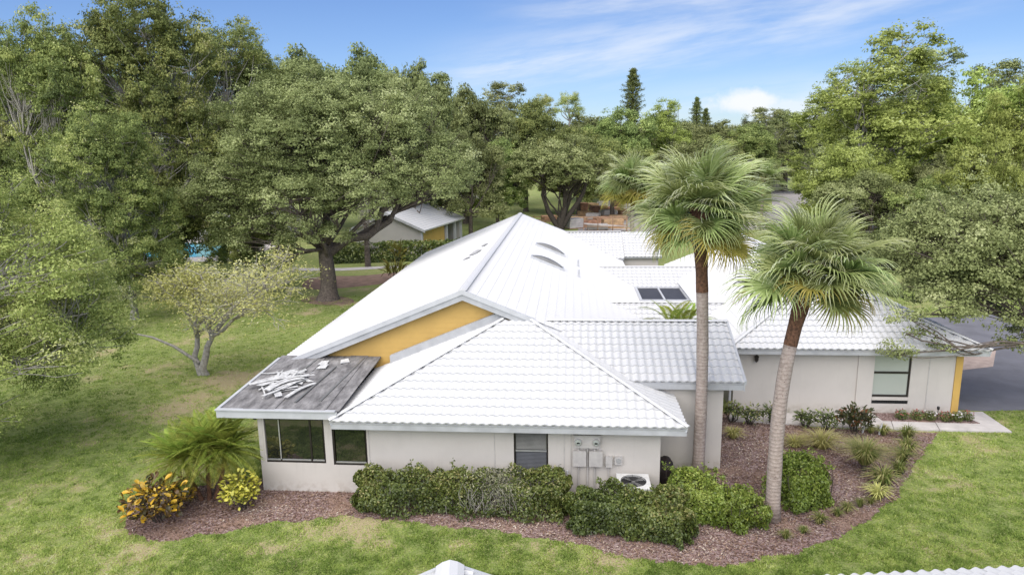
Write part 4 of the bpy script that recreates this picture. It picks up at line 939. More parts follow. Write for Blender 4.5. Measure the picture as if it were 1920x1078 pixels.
# ------------------------------------------------------------------ palms
def fan_frond(seed, old=False, droop=1., dark=0.):
    """costapalmate fan: petiole along +x, rising; blade of many drooping segments"""
    r = random.Random(seed); V = []; T = []
    Lp = r.uniform(.55, .85)
    def pet(t): return np.array([t*Lp, 0, .10*t-.16*t*t])
    for i in range(4):                      # petiole strip
        a, b = pet(i/4), pet((i+1)/4); w = np.array([0, .022, 0]); h = np.array([0, 0, .012])
        V += [a-w, b-w, b+h, a+h]; V += [a+h, b+h, b+w, a+w]; T += [.75, .7]
    base = pet(1.); n = 40; Ls = r.uniform(.98, 1.2)
    for i in range(n):
        t = i/(n-1)*2-1; ang = t*2.15; L_ = Ls*(1-.22*abs(t)**2)*r.uniform(.9, 1.06)
        org = base+np.array([.28*(1-abs(t))**1.2, 0, -.05*(1-abs(t))])
        d = np.array([math.cos(ang), math.sin(ang), .10+.34*abs(t)+(.12*t if seed % 2 else -.1*t)]); d /= np.linalg.norm(d)
        side = np.array([-math.sin(ang), math.cos(ang), 0]); pts = []; ns = 6; p = org.copy(); dv = d.copy()
        for k in range(ns+1):
            pts.append(p.copy()); p = p+dv*L_/ns; g = .07+.19*(k/ns)**1.6*3*droop
            dv = dv+np.array([r.gauss(0, .03), r.gauss(0, .03), -g*r.uniform(.8, 1.25)]); dv /= np.linalg.norm(dv)
        w = [.010, .028, .031, .023, .014, .008, .002]; base_t = r.gauss(.5, .15)-dark
        up = np.cross(d, side)
        for k in range(ns):
            a, b = pts[k], pts[k+1]; wa, wb = side*w[k], side*w[k+1]; f = np.array([0, 0, 1.])*.012
            V += [a-wa-f, b-wb-f, b, a]; V += [a, b, b+wb-f, a+wa-f]
            tt = base_t-.22+.62*(k/ns)+r.gauss(0, .05); T += [tt, tt+.16]
    return np_quads('frond', np.array(V), M['frondold' if old else 'frond'], np.array(T))
FR = [fan_frond(i, False, d, k) for i, (d, k) in enumerate(((1.1, -.05), (1.4, .0), (1.8, .02), (1.6, .12), (1.9, .22), (2.3, .3)))]; FRO = [fan_frond(20+i, True, 2.2) for i in range(2)]
def sabal(base, top, ctr, r0, r1, label, nf=44, sc=1., seed=1, name='sabal_palm', bend=(0, 0), group='cabbage palms', rings=True):
    r = random.Random(seed); b = np.array(base); t = np.array(top)-b
    e = empty(name, base, label, 'palm', group)
    mb = MB(); pts = []; rad = []; N = 14
    for i in range(N+1):
        s = i/N; p = t*s; p = p+np.array([bend[0]*math.sin(math.pi*s)+bend[1]*s*s*(1-s)*3, 0, 0]); pts.append(p); rad.append((r0+(r1-r0)*s)*(1.25 if i == 0 else 1)*r.uniform(.97, 1.03))
    pre = int(N*.74)
    mb.tube(pts[:pre+1], rad[:pre+1], 16); mb.build('trunk', M['palmtrunk'], e, True)
    mb2 = MB(); ex = [x*1.03 for x in rad[pre:]]; ex[-1] *= 1.6; ex[-2] *= 1.45; ex[-3] *= 1.15
    mb2.tube(pts[pre:], ex, 16)
    for k in range(110):                    # split boots on the crownshaft
        s = r.uniform(.87, 1.); p = pts[-1]*s if s < 1 else pts[-1]; a = r.uniform(0, 6.28); i = min(N-1, int(s*N)); q = pts[i]+(pts[i+1]-pts[i])*(s*N-i)
        o_ = np.array([math.cos(a), math.sin(a), 0]); R_0 = r1*1.25; tw = np.array([-o_[1], o_[0], 0])*.05
        A = q+o_*R_0*.8; B = q+o_*(R_0*1.5)+np.array([0, 0, .28]); mb2.prism([A-tw, A+tw, B+tw*.6, B-tw*.6], None, o_*.03)
    mb2.build('crownshaft', M['boots'], e, False)
    cpt = Vector(np.array(top)-b)
    for i in range(nf):
        s = (i+.5)/nf; el = math.radians(70-98*s**.95+r.gauss(0, 10)); az = i*2.39996+r.gauss(0, .35); old = s > .82
        me = r.choice(FRO) if old and r.random() < .5 else FR[min(5, max(0, int(s*6+r.gauss(0, .8))))]
        o_ = obj('frond', me, e)
        k = sc*r.uniform(.78, 1.14)*(.8+.28*min(1, s*3))
        M4 = Matrix.Translation(cpt+Vector((0, 0, .25-.5*s))) @ Matrix.Rotation(az, 4, 'Z') @ Matrix.Rotation(-el, 4, 'Y') @ Matrix.Rotation(r.gauss(0, .48), 4, 'X') @ Matrix.Scale(k, 4)
        o_.matrix_local = M4
    return e
p1 = G(1308, 892); p1t = atY(1312, 398, p1[1]); sabal(p1, p1t, None, .19, .17, 'left and taller of the two big cabbage palms in front', 62, 1.05, 3, bend=(.12, 0))
p2 = G(1447, 974); p2t = atY(1524, 508, p2[1]+.3); sabal(p2, p2t, None, .205, .175, 'right leaning cabbage palm rooted in the mulch bed', 48, 1.06, 9, bend=(-.2, -.28))
pb = (atY(1187, 330, 62)[0], 62, 0); sabal(pb, (pb[0], 62, topz(345, 1187, 62)), None, .2, .18, 'back cabbage palm behind the rear roof wing', 60, 1.5, 5)
pb = (atY(1432, 330, 92)[0], 92, 0); sabal(pb, (pb[0], 92, topz(335, 1432, 92)), None, .2, .18, 'small distant cabbage palm beside the far road', 30, 1.6, 6)
def feather(seed, L_=1.7, nl=58, mat='feather'):
    r = random.Random(seed); V = []; T = []
    def rc(t): return np.array([L_*(t-.12*t*t), 0, L_*(.16*t-.55*t*t)])
    for i in range(8):
        a, b = rc(i/8), rc((i+1)/8); w = np.array([0, .012*(1-i/9), 0]); V += [a-w, b-w, b+w, a+w]; T.append(.8)
    for i in range(nl):
        t = .12+.88*i/nl; p = rc(t); l = .34*math.sin(math.pi*min(1, t*.86+.12))*L_/1.7+.04
        for s in (-1, 1):
            d = np.array([.62, s*.75, .18-.3*t]); d /= np.linalg.norm(d); q1 = p+d*l*.55; q2 = p+d*l+np.array([0, 0, -.22*l]); w = np.array([.5, -s*.3, 0])*.016
            V += [p-w*.5, q1-w, q2, q1+w]; T.append(r.gauss(.5, .2))
    return np_quads('frond', np.array(V), M[mat], np.array(T))
FE = [feather(1), feather(2, 1.7, 64)]; FEO = [feather(3, 1.7, 54, 'frondold')]
def feather_palm(base, stems, label, name='feather_palm', n=16, sc=1., seed=2):
    r = random.Random(seed); e = empty(name, base, label, 'palm')
    for (dx, dy, h) in stems:
        MB().tube([(dx*.3, dy*.3, 0), (dx*.7, dy*.7, h*.5), (dx, dy, h)], [.07, .06, .055], 8, False).build('trunk', M['boots'], e)
        for i in range(n):
            s = (i+.5)/n; el = math.radians(80-95*s); az = i*2.4+r.uniform(-.2, .2)
            o_ = obj('frond', FEO[0] if s > .84 and r.random() < .7 else r.choice(FE), e)
            o_.matrix_local = Matrix.Translation((dx, dy, h)) @ Matrix.Rotation(az, 4, 'Z') @ Matrix.Rotation(-el, 4, 'Y') @ Matrix.Scale(sc*r.uniform(.85, 1.1), 4)
    return e
fb = G(392, 940); feather_palm(fb, ((-.75, .2, 1.2), (-.1, .4, 1.6), (.45, .5, 1.35)), 'feathery pygmy date palm at the left front corner of the villa', n=54, sc=.84)
feather_palm(LW(4.1, 28.2), ((0, 0, 3.0), (.6, .1, 2.85)), 'small feathery palm poking above the entry roof ridge', n=18, sc=1.0, seed=8)
# ------------------------------------------------------------------ hedges and shrubs
def shrub_pts(L_, D, Ht, n, noise=.1, seed=0, round_=.3):
    r_ = rng; u = r_.random(n); face = r_.choice(5, n, p=[.3, .14, .14, .14, .28])
    x = r_.uniform(-.5, .5, n)*L_; y = r_.uniform(-.5, .5, n)*D; z = r_.random(n)**.8*Ht; N = np.zeros((n, 3))
    z = np.where(face == 0, Ht, z); N[face == 0] = (0, 0, 1)
    for k, (ax, sg) in enumerate(((0, -1), (0, 1), (1, 1), (1, -1)), 1):
        m = face == k
        if ax == 0: x[m] = sg*L_/2; N[m] = (sg, 0, .2)
        else: y[m] = sg*D/2; N[m] = (0, sg, .2)
    # round the edges
    cx = np.clip(x, -(L_/2-round_), L_/2-round_); cy = np.clip(y, -(D/2-round_*.9), D/2-round_*.9); cz = np.minimum(z, Ht-round_)
    v = np.stack([x-cx, y-cy, z-cz], 1); ln_ = np.linalg.norm(v, axis=1, keepdims=True); v = np.where(ln_ > round_, v/np.maximum(ln_, 1e-6)*round_, v)
    P = np.stack([cx, cy, cz], 1)+v
    bump = (vnoise(P[:, [0, 2]]+P[:, [1, 1]], 2.2, seed)-.45)*noise*3+(vnoise(P[:, [0, 1]], 5., seed+1)-.5)*noise
    N = unit(N+.3*unit(P-np.stack([cx, cy, cz], 1)*.999))
    P = P+N*bump[:, None]-N*(r_.random(n)**1.5*.28)[:, None]
    P[:, 2] = np.maximum(P[:, 2], .04+.1*r_.random(n)); return P, unit(N+.75*r_.normal(size=(n, 3))+np.array([0, 0, .3]))
def hedge(name, c, L_, D, Ht, rz, n, leaf, mat, label, cat='hedge', noise=.21, seed=0, tintf=None, group=None, round_=.42, sprigs=18, grey=None):
    e = empty(name, c, label, cat, group, rz); P, N = shrub_pts(L_, D, Ht, n, noise, seed, round_)
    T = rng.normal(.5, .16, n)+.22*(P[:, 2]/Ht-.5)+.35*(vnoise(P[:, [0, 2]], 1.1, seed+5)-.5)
    if tintf is not None: T = tintf(P, T)
    ex = []; mb = MB()
    for k in range(sprigs):
        x, y = random.uniform(-.46, .46)*L_, random.uniform(-.45, .45)*D; h = random.uniform(.1, .28); m = 26
        ex.append(np.array([x, y, Ht-.04])+rng.random((m, 1))*np.array([[random.uniform(-.08, .08), random.uniform(-.08, .08), h]])+rng.normal(size=(m, 3))*.045); mb.tube([(x, y, Ht-.3), (x, y, Ht+h*.8)], [.008, .004], 4, False)
    for k in range(int(L_*7)):
        x, y = random.uniform(-.42, .42)*L_, random.uniform(-.3, .3)*D; limb(mb, (x, y, 0), (x+random.gauss(0, .15), y+random.gauss(0, .15), Ht*.85), .02, .008, 5, 3, .1)
    if ex:
        ex = np.concatenate(ex); P = np.concatenate([P, ex]); N = np.concatenate([N, unit(rng.normal(size=ex.shape)+np.array([0, 0, .5]))]); T = np.concatenate([T, rng.normal(.6, .15, len(ex))])
    if grey is not None:
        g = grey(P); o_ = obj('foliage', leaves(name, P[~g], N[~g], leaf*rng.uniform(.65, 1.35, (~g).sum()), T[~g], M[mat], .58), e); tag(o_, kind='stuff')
        keep = rng.random(g.sum()) < .62
        o_ = obj('dry_foliage', leaves(name, P[g][keep], N[g][keep], leaf*rng.uniform(.55, 1.1, keep.sum()), T[g][keep], M['grey'], .5), e); tag(o_, label='greyed dying stretch of the hedge', kind='stuff')
        for k in range(120):
            x = random.uniform(.1, 1.8); y = random.uniform(-.5, .2)*D; limb(mb, (x, y, .2), (x+random.gauss(0, .2), y-random.uniform(.05, .2), random.uniform(.6, Ht)), .009, .004, 4, 3, .12)
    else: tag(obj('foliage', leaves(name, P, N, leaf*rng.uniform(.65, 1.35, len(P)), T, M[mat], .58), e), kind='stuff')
    mb.build('stems', M['barkpale'] if grey is not None else M['barkdark'], e); return e
def local(c, p): return p
hedge('clipped_hedge', LW(-3.15, 18.52), 6.1, 1.0, 1.12, -YAW, 30000, .085, 'hedge', 'long clipped green hedge with a greyed stretch below the window', seed=3,
      grey=lambda P: rng.random(len(P)) < np.exp(-((P[:, 0]-.95)/.75)**2)*np.where(P[:, 1] < .3, .85, .5)*np.clip(P[:, 2]/.6, .2, 1))
hedge('clipped_hedge', LW(1.6, 17.8), 3.05, 1.25, 1.1, -YAW-.17, 24000, .085, 'hedge', 'shorter dark clipped hedge in front of the air conditioner', seed=9, tintf=lambda P, T: T+.04*P[:, 0])
hedge('lime_hedge', LW(3.55, 18.75), 1.75, 1.3, 1.08, -YAW, 12000, .085, 'lime', 'lime green hedge at the foot of the taller cabbage palm', seed=14, noise=.17, round_=.55)
hedge('loose_shrub', LW(4.65, 18.2), 1.2, 1.2, .85, .4, 5200, .085, 'lime', 'loose green shrub left of the leaning palm trunk', 'shrub', noise=.22, seed=21, round_=.4, sprigs=20)
sb = G(1512, 955); hedge('mounded_shrub', (sb[0], sb[1]+.55, 0), 1.65, 1.5, 1.25, .2, 11000, .09, 'lime', 'tall mounded bright green shrub right of the leaning palm trunk', 'shrub', noise=.17, seed=25, round_=.68)
hb = G(750, 492); hedge('far_hedge', (hb[0], hb[1]+1.2, 0), 14, 1.8, 1.7, .12, 9000, .26, 'hedge', 'dark clipped hedge in front of the small yellow and white house', noise=.12, seed=31, round_=.4, sprigs=0)
def leafy(name, base, R, Ht, n, Ll, Lw, mat, label, cat='shrub', group=None, seed=0, fill=0, tint=(.55, .3), lean=0., up=.45):
    """broad leaf plant, each leaf a piece of its own"""
    r = random.Random(seed); e = empty(name, base, label, cat, group); mb = MB()
    ms = []
    for k in range(6):
        L_ = Ll*r.uniform(.8, 1.15); w = Lw*r.uniform(.8, 1.2); V = []; prof = [.15, .75, 1., .95, .12]; pts = [np.array([L_*t, 0, L_*(.25*t-.45*t*t)]) for t in (0, .3, .55, .8, 1.)]
        for i in range(4):
            a, b = pts[i], pts[i+1]; wa, wb = np.array([0, w*prof[i]/2, .1*w]), np.array([0, w*prof[i+1]/2, .1*w]); ya = wa*np.array([1, -1, 1]); yb = wb*np.array([1, -1, 1])
            V += [a+ya, b+yb, b, a]; V += [a, b, b+wb, a+wa]
        ms.append(np_quads('leaf', np.array(V), M[mat], np.full(8, np.clip(r.gauss(*tint), 0, 1))))
    for i in range(n):
        d = np.array([r.gauss(0, 1), r.gauss(0, 1), abs(r.gauss(0, 1))*.9-.25]); d /= np.linalg.norm(d); q = r.random()**.35
        p = np.array([d[0]*R*q, d[1]*R*q, max(.08, Ht*.48+d[2]*Ht*.52*q)])
        az = math.atan2(d[1], d[0])+r.gauss(0, .5); el = up+r.gauss(0, .45)
        o_ = obj('leaf', r.choice(ms), e); o_.matrix_local = Matrix.Translation(p) @ Matrix.Rotation(az, 4, 'Z') @ Matrix.Rotation(-el, 4, 'Y') @ Matrix.Rotation(r.gauss(0, .4), 4, 'X')
    if fill:
        d = rsphere(fill); d[:, 2] = np.abs(d[:, 2])*.9-.25; P = d*(rng.random((fill, 1))**.35)*np.array([R, R, Ht*.52])*.93+np.array([0, 0, Ht*.48]); P[:, 2] = np.maximum(P[:, 2], .06)
        tag(obj('foliage', leaves('fill', P, unit(d+.5*rng.normal(size=(fill, 3))+np.array([0, 0, .3])), Ll*.62*rng.uniform(.7, 1.3, fill), np.where(rng.random(fill) < .45, rng.normal(.15, .12, fill), rng.normal(tint[0], tint[1], fill)), M[mat], .6), e), kind='stuff')
    for k in range(9):
        a = r.uniform(0, 6.28); limb(mb, (R*.15*math.cos(a), R*.15*math.sin(a), 0), (R*.6*math.cos(a), R*.6*math.sin(a), Ht*.8), .02, .008, 5, 3, .1, r)
    mb.build('stems', M['barkdark'], e); return e
leafy('croton', G(300, 975), .95, 1.3, 290, .21, .115, 'croton', 'yellow and dark bronze croton bush at the left end of the bed', seed=2, tint=(.62, .33), fill=700)
leafy('croton', G(455, 955), .56, 1.2, 260, .15, .085, 'crotongold', 'pale gold variegated bush against the porch corner', seed=4, tint=(.62, .3), fill=700)
leafy('croton', G(1602, 812), .62, 1.05, 230, .2, .075, 'crotonred', 'dark reddish croton beside the concrete walk', seed=6, tint=(.5, .3), up=.8, fill=350)
hib = [(1372, 792, .35, .9, 'shrub against the entry corner of the villa'), (1406, 796, .45, .8, 'leftmost small leafy shrub between the palms by the walk'), (1445, 796, .4, .85, 'small leafy shrub just left of the leaning palm trunk by the walk'), (1509, 802, .38, .75, 'dark leafy shrub just right of the leaning palm by the walk'), (1551, 806, .5, .8, 'leafy shrub left of the dark red croton')]
for k, (x, y, R, h, lb) in enumerate(hib):
    leafy('small_shrub', G(x, y), R, h, 110, .15, .065, 'hedge', lb, group='shrubs along the walk', seed=30+k, tint=(.5, .25), fill=220)
leafy('flame_plant', G(742, 528), .7, 1.3, 70, .9, .12, 'frondold', 'reddish spiky plant at the left eave in front of the far hedge', seed=44, tint=(.25, .25), up=.9)
leafy('flame_plant', G(748, 500), .5, 2.0, 60, .8, .12, 'frondold', 'taller reddish spiky plant against the far hedge', seed=45, tint=(.3, .25), up=.9)
# grassy clumps
def tuft_mesh(seed, n, h, w, spread, mat, droop=.5, t0=.45):
    r = np.random.default_rng(seed); V = []; T = []
    for i in range(n):
        a = r.random()*6.283; L_ = h*r.uniform(.6, 1.15); s = r.random()**.6*spread; d = np.array([math.cos(a), math.sin(a), 0]); sd_ = np.array([-d[1], d[0], 0])*w
        p0 = d*s*.15; p1 = d*(s*.5)+np.array([0, 0, L_*.65]); p2 = d*(s*1.1)+np.array([0, 0, L_*(1-droop*s/spread*.7)]); t = r.normal(t0, .2)
        V += [p0-sd_, p1-sd_*.8, p1+sd_*.8, p0+sd_]; V += [p1-sd_*.8, p2-sd_*.1, p2+sd_*.1, p1+sd_*.8]; T += [t, t+.1]
    return np_quads('blades', np.array(V), M[mat], np.array(T))
TU = {'dark': tuft_mesh(1, 130, .5, .011, .42, 'hedge', .7, .7), 'lily': tuft_mesh(2, 130, .55, .014, .5, 'hedge', .8, .85), 'yellow': tuft_mesh(3, 260, .5, .008, .75, 'sparse', .5, .2), 'sago': tuft_mesh(4, 620, .85, .010, 1.05, 'hedge', .5, .85), 'gold': tuft_mesh(5, 110, .45, .014, .45, 'sparse', .7, .35)}
tl = [(1700, 824, 'dark', 1., 'dark green grass clump nearest the concrete walk'), (1700, 848, 'lily', .95, 'green strap leaf clump second from the walk'), (1690, 868, 'dark', 1.05, 'blue green clump third from the walk along the lawn edge'), (1655, 912, 'lily', 1.1, 'large strap leaf clump right of the feathery cycad'), (1685, 890, 'dark', .9, 'dark clump between the large strap leaf clump and the lawn'), (1645, 935, 'gold', .95, 'yellowish strap leaf clump lowest of the large clumps'),
      (1632, 945, 'dark', .45, 'first small green tuft in the row along the lawn edge'), (1612, 950, 'dark', .5, 'second small green tuft in the row along the lawn edge'), (1588, 958, 'lily', .5, 'third small green tuft in the row along the lawn edge'), (1570, 968, 'dark', .5, 'fourth small green tuft in the row along the lawn edge'), (1536, 982, 'dark', .65, 'green tuft at the foot of the mounded shrub'), (1506, 1000, 'dark', .42, 'right one of two tiny tufts below the leaning palm'), (1472, 1010, 'dark', .5, 'left one of two tiny tufts below the leaning palm'),
      (1540, 840, 'yellow', 1.1, 'wide yellow green ferny clump behind the mounded shrub'), (1490, 838, 'yellow', .7, 'small yellow green ferny clump right of the leaning palm trunk'), (1375, 822, 'gold', .9, 'yellowish clump at the entry wall corner'), (1655, 815, 'lily', .7, 'small green clump by the white stakes'), (1632, 812, 'lily', .55, 'small reddish green clump between the two white stakes')]
for x, y, k, s, lb in tl:
    e = empty('grass_clump', G(x, y), lb, 'plant', 'clumps in the right bed', random.uniform(0, 6)); e.scale = (s*1.35, s*1.35, s*1.25); tag(obj('blades', TU[k], e), kind='stuff')
cyc = empty('cycad', G(1619, 882), 'feathery grey green cycad on a short dark stem in mulch', 'plant')
tag(obj('blades', TU['sago'], cyc, (0, 0, .25)), kind='stuff'); MB().tube([(0, 0, -.02), (0, 0, .15), (0, 0, .32)], [.09, .07, .06], 8).build('stem', M['barkdark'], cyc)
for k, (x, y) in enumerate(((1617, 812), (1648, 815))):
    b_ = MB(); b_.tube([(0, 0, 0), (.03, 0, .25), (.09, 0, .45)], [.035, .035, .03], 6); tag(b_.build('garden_stake', M['trim'], None, False, G(x, y)), ['left', 'right'][k]+' of two short white stakes beside the dark red croton', 'stake', 'white stakes')
# flowers at the foot of the right wall
def flower_bed():
    bedp = [LW(11.7, 26.62), LW(14.9, 26.62), LW(15.2, 25.75), LW(11.75, 25.85)]
    MB().prism([(*p[:2], .003) for p in bedp], None, (0, 0, .075)).build('planting_strip', M['mulch']); tag(bpy.data.objects['planting_strip'], kind='structure')
    for k, (x, y, c, lb) in enumerate(((1690, 785, 0, 'red flowering clump leftmost at the right house wall'), (1718, 786, 0, 'red flowering clump second from the left at the right house wall'), (1742, 787, 1, 'white flower clump left of the black spike light'), (1772, 789, 0, 'red flowering clump right of the black spike light'), (1792, 789, 1, 'white flower clump nearest the yellow corner board'), (1812, 788, 0, 'red flowering clump at the end of the planting strip'))):
        g = G(x, y, .08); e = empty('flower_clump', g, lb, 'flowers', 'flowers along the right house')
        n = 420; P = rsphere(n)*rng.random((n, 1))**.4*np.array([.27, .24, .2])+np.array([0, 0, .17]); P[:, 2] = np.maximum(P[:, 2], .02)
        tag(obj('foliage', leaves('flower_foliage', P, unit(rng.normal(size=(n, 3))+np.array([0, 0, .8])), .07*rng.uniform(.6, 1.3, n), rng.normal(.55, .2, n), M['hedge']), e), kind='stuff')
        n = 20; P = rsphere(n)*np.array([.24, .22, .1])+np.array([0, 0, .28]); tag(obj('blooms', leaves('blooms', P, unit(rng.normal(size=(n, 3))*.4+np.array([0, -.3, 1])), .075*rng.uniform(.7, 1.2, n), np.full(n, .2+.6*c), M['flower'], .9), e), kind='stuff')
    g = G(1757, 786, .08); e = empty('spike_light', g, 'black spike light among the flowers at the right house', 'lamp'); MB().tube([(0, 0, -.05), (0, 0, .38)], [.015]*2, 6).build('stake', M['black'], e); MB().lathe([(.02, .38), (.05, .42), (.05, .5), (.03, .52)], 10).build('head', M['black'], e)
flower_bed()
# ------------------------------------------------------------------ mulch chips and turf
def visible(P, m=40):
    px, py, d = proj(P); return (d > 1) & (px > -m) & (px < 1920+m) & (py > -m) & (py < 1078+m)
def chips():
    n = 95000; bp = np.array([b[:2] for b in bed]); lo, hi = bp.min(0), bp.max(0); P = rng.uniform(lo, hi, (n, 2)); P = P[inpoly(P, bp)]; P = P+rng.normal(size=P.shape)*np.where(rng.random((len(P), 1)) < .12, .16, 0.)
    P = P[visible(np.c_[P, np.zeros(len(P))])]; n = len(P)
    C = np.c_[P, .018+rng.random(n)*.035]; N = unit(rng.normal(size=(n, 3))*.45+np.array([0, 0, 1]))
    T = np.clip(rng.normal(.52, .26, n)+.6*(vnoise(P, .8, 4)-.5), 0, 1)
    tag(obj('mulch_chips', leaves('mulch_chips', C, N, .062*rng.uniform(.5, 1.6, n), T, M['chips'], .42, .05)), 'reddish brown bark chips covering the planting bed', 'mulch', kind='stuff')
chips()
PATCH = [(350, 745, 1.3, .5), (430, 715, 1.6, .6), (620, 640, 1.5, .3), (240, 1045, .8, .5), (690, 985, 1.2, .35), (90, 930, 1.4, .3), (500, 1040, .5, .5), (1020, 1035, .9, .4), (1130, 1060, .7, .45), (880, 1000, .8, .35), (1450, 1065, 1.0, .4), (1750, 1010, 1.3, .35), (60, 1050, .8, .4), (300, 870, 1.2, .3), (180, 830, .9, .25), (1880, 800, .8, .3), (700, 1060, .8, .3)]
def dryness(P):
    d = vnoise(P, .45, 8)*.5+vnoise(P, 1.3, 9)*.35+vnoise(P, 4.2, 10)*.25-.05
    for (x, y, r, a) in PATCH:
        c = G(x, y)[:2]; d = d+a*.5*np.exp(-((P-c)**2).sum(1)/r**2)*(.4+1.2*vnoise(P, 2.6, 19))
    return d
def near_lawn():
    st = .2; xs = np.arange(-30, 30, st); ys = np.arange(11, 52, st); X, Y = np.meshgrid(xs, ys, indexing='ij'); P = np.c_[X.ravel(), Y.ravel()]; n = len(P)
    V = np.zeros((n, 4, 3)); V[:, :, 2] = .004
    for k, (a, b) in enumerate(((0, 0), (st, 0), (st, st), (0, st))): V[:, k, 0] = P[:, 0]+a; V[:, k, 1] = P[:, 1]+b
    me = np_quads('lawn_near', V.reshape(-1, 3), M['lawn'], dryness(P+st/2)); weld(me)
    tag(obj('lawn', me), kind='structure')
near_lawn()
def turf():
    n = 1500000; Y = 13.2+(rng.random(n)**2.1)*36; X = rng.uniform(-1, 1, n)*(Y*.86+2); P = np.c_[X, Y]
    ok = visible(np.c_[P, np.zeros(n)], 20) & ~inpoly(P, [b[:2] for b in bed]) & ~inpoly(P, [b[:2] for b in walk])
    for f in ([LW(-9.7, 19.3), LW(5, 19.3), LW(5, 27), LW(3.2, 52), LW(-10.7, 52), LW(-10.7, 23.9), LW(-9.7, 23.9)], [LW(6.2, 25.7), LW(16, 25.7), LW(16, 46), LW(6.2, 46)], [G(1790, 768), G(1842, 771), G(1925, 769), (60, 24), (60, 44), (22, 40), LW(14.85, 30)]): ok &= ~inpoly(P, [b[:2] for b in f])
    P = P[ok]; dry = dryness(P); keep = rng.random(len(P)) < np.clip(1.25-(dry-.5)*2.4, .15, 1); P = P[keep]; dry = dry[keep]
    if len(P) > 420000: s = rng.choice(len(P), 420000, replace=False); P, dry = P[s], dry[s]
    n = len(P); h = rng.uniform(.02, .055, n)*(1+1.5*(vnoise(P, 3.5, 12)-.5)); a = rng.random(n)*6.283; w = rng.uniform(.007, .014, n)*(1+P[:, 1]/40); ln_ = .02+rng.random(n)*.07
    V = np.zeros((n, 3, 3)); V[:, 0, :2] = P-np.c_[np.cos(a), np.sin(a)]*w[:, None]; V[:, 1, :2] = P+np.c_[np.cos(a), np.sin(a)]*w[:, None]
    b = rng.random(n)*6.283; V[:, 2, :2] = P+np.c_[np.cos(b), np.sin(b)]*ln_[:, None]; V[:, 2, 2] = h
    T = .38+.8*(dry-.5)+.45*(vnoise(P, 4., 15)-.5)+.35*(vnoise(P, 9., 17)-.5)+.35*(vnoise(P, .16, 21)-.5)+rng.normal(0, .14, n)
    tag(obj('turf', np_quads('turf', V.reshape(-1, 3), M['grass'], T, per=3)), 'short green lawn grass with dry patches around the villa', 'grass', kind='stuff')
turf()
# ------------------------------------------------------------------ small houses, pool and building yard behind
def far_house(P0, P1, wid, rise, label, eave=2.4):
    P0 = np.array(P0); P1 = np.array(P1); y = unit(P1[:2]-P0[:2]); L_ = np.linalg.norm(P1[:2]-P0[:2]); rz = math.atan2(y[1], y[0])-math.pi/2
    e = empty('cottage', (P0[0], P0[1], 0), label, 'house', rz=rz); w = wid; sl_ = rise/(w/2)
    # local: x from 0 (right eave) to -w, y along the ridge
    MB().prism([(-.5, .4, 0), (-w+.5, .4, 0), (-w+.5, .4, eave-.1), (-w/2, .4, eave+rise-.35), (-.5, .4, eave-.1)], None, (0, .15, 0)).build('gable_wall', M['stucco_far'], e)
    MB().box(-.65, -.5, .56, L_*.55, 0, eave-.1).build('side_wall', M['yellow'], e); MB().box(-w+.5, -w+.65, .56, L_-.4, 0, eave-.1).build('side_wall', M['yellow'], e)
    MB().box(-w+.5, -.5, L_-.6, L_-.45, 0, eave-.1).build('rear_wall', M['stucco_far'], e)
    MB().box(-.62, -.42, .3, .5, 0, eave-.12).build('corner_post', M['trim'], e)
    for yy in (L_*.58, L_*.8, L_-.4): MB().box(-.55, -.3, yy-.15, yy+.15, 0, eave-.12).build('porch_post', M['trim'], e)
    MB().box(-2.6, -2.45, L_*.55, L_-.6, 0, eave-.1).build('porch_wall', M['yellow'], e)
    for s, (xa, xb) in enumerate(((0, -w/2), (-w, -w/2))):
        MB().prism([(xa, 0, eave), (xa, L_, eave), (xb, L_, eave+rise), (xb, 0, eave+rise)], None, (0, 0, .12)).build('roof', M['roof'], e)
        MB().prism([(xa, -.02, eave-.16), (xb, -.02, eave+rise-.16), (xb, -.02, eave+rise+.1), (xa, -.02, eave+.1)], None, (0, .019, 0)).build('barge_board', M['trimdark'], e)
        nb = 12
        for k in range(nb):
            t = k/nb; x = xa+(xb-xa)*t; MB().bar((x, 0, eave+rise*t+.125), (x, L_, eave+rise*t+.125), .04, .02).build('tile_course', M['roof'], e)
    cap(e, (-w/2, 0, eave+rise+.05), (-w/2, L_, eave+rise+.05)); return e
far_house(G(797, 434, 2.4), G(872, 410, 2.4), 8.2, 1.7, 'small white gabled house with yellow side wall beyond the oak')
h1 = np.array((-31., 78., 0)); far_house(h1, h1+np.array((5, 9., 0)), 8.4, 2.0, 'white roofed house half hidden behind the live oak trunk')
h1 = G(915, 362, 2.4); far_house(h1, h1+np.array((3., 9., 0)), 8., 2.0, 'distant white roofed house left of the round oak')
h1 = np.array((60., 150., 0)); far_house(h1, h1+np.array((2, 9., 0)), 9., 2.0, 'distant yellow walled house at the end of the far road')
sheet('pool_deck', [(-44, 66), (-26, 66), (-26, 86), (-44, 86)], .012, M['wraps']); sheet('pool_water', [(-41, 69), (-30, 69), (-29, 79), (-40, 80)], .03, M['pool'])
for k, (x, y) in enumerate(((-38, 83), (-34, 83.4), (-30.5, 83))):
    e = empty('sun_lounger', (x, y, 0), ['left', 'middle', 'right'][k]+' white sun lounger beyond the pool behind the trees', 'sun lounger', 'loungers by the pool')
    MB().box(-.35, .35, -.9, .5, .28, .36).build('seat', M['trim'], e); MB().prism([(-.35, .5, .3), (.35, .5, .3), (.35, 1.1, .85), (-.35, 1.1, .85)], None, (0, .05, .05)).build('backrest', M['trim'], e)
    for sx in (-.3, .3):
        for sy in (-.8, .4): MB().box(sx-.03, sx+.03, sy-.03, sy+.03, 0, .28).build('leg', M['trim'], e)
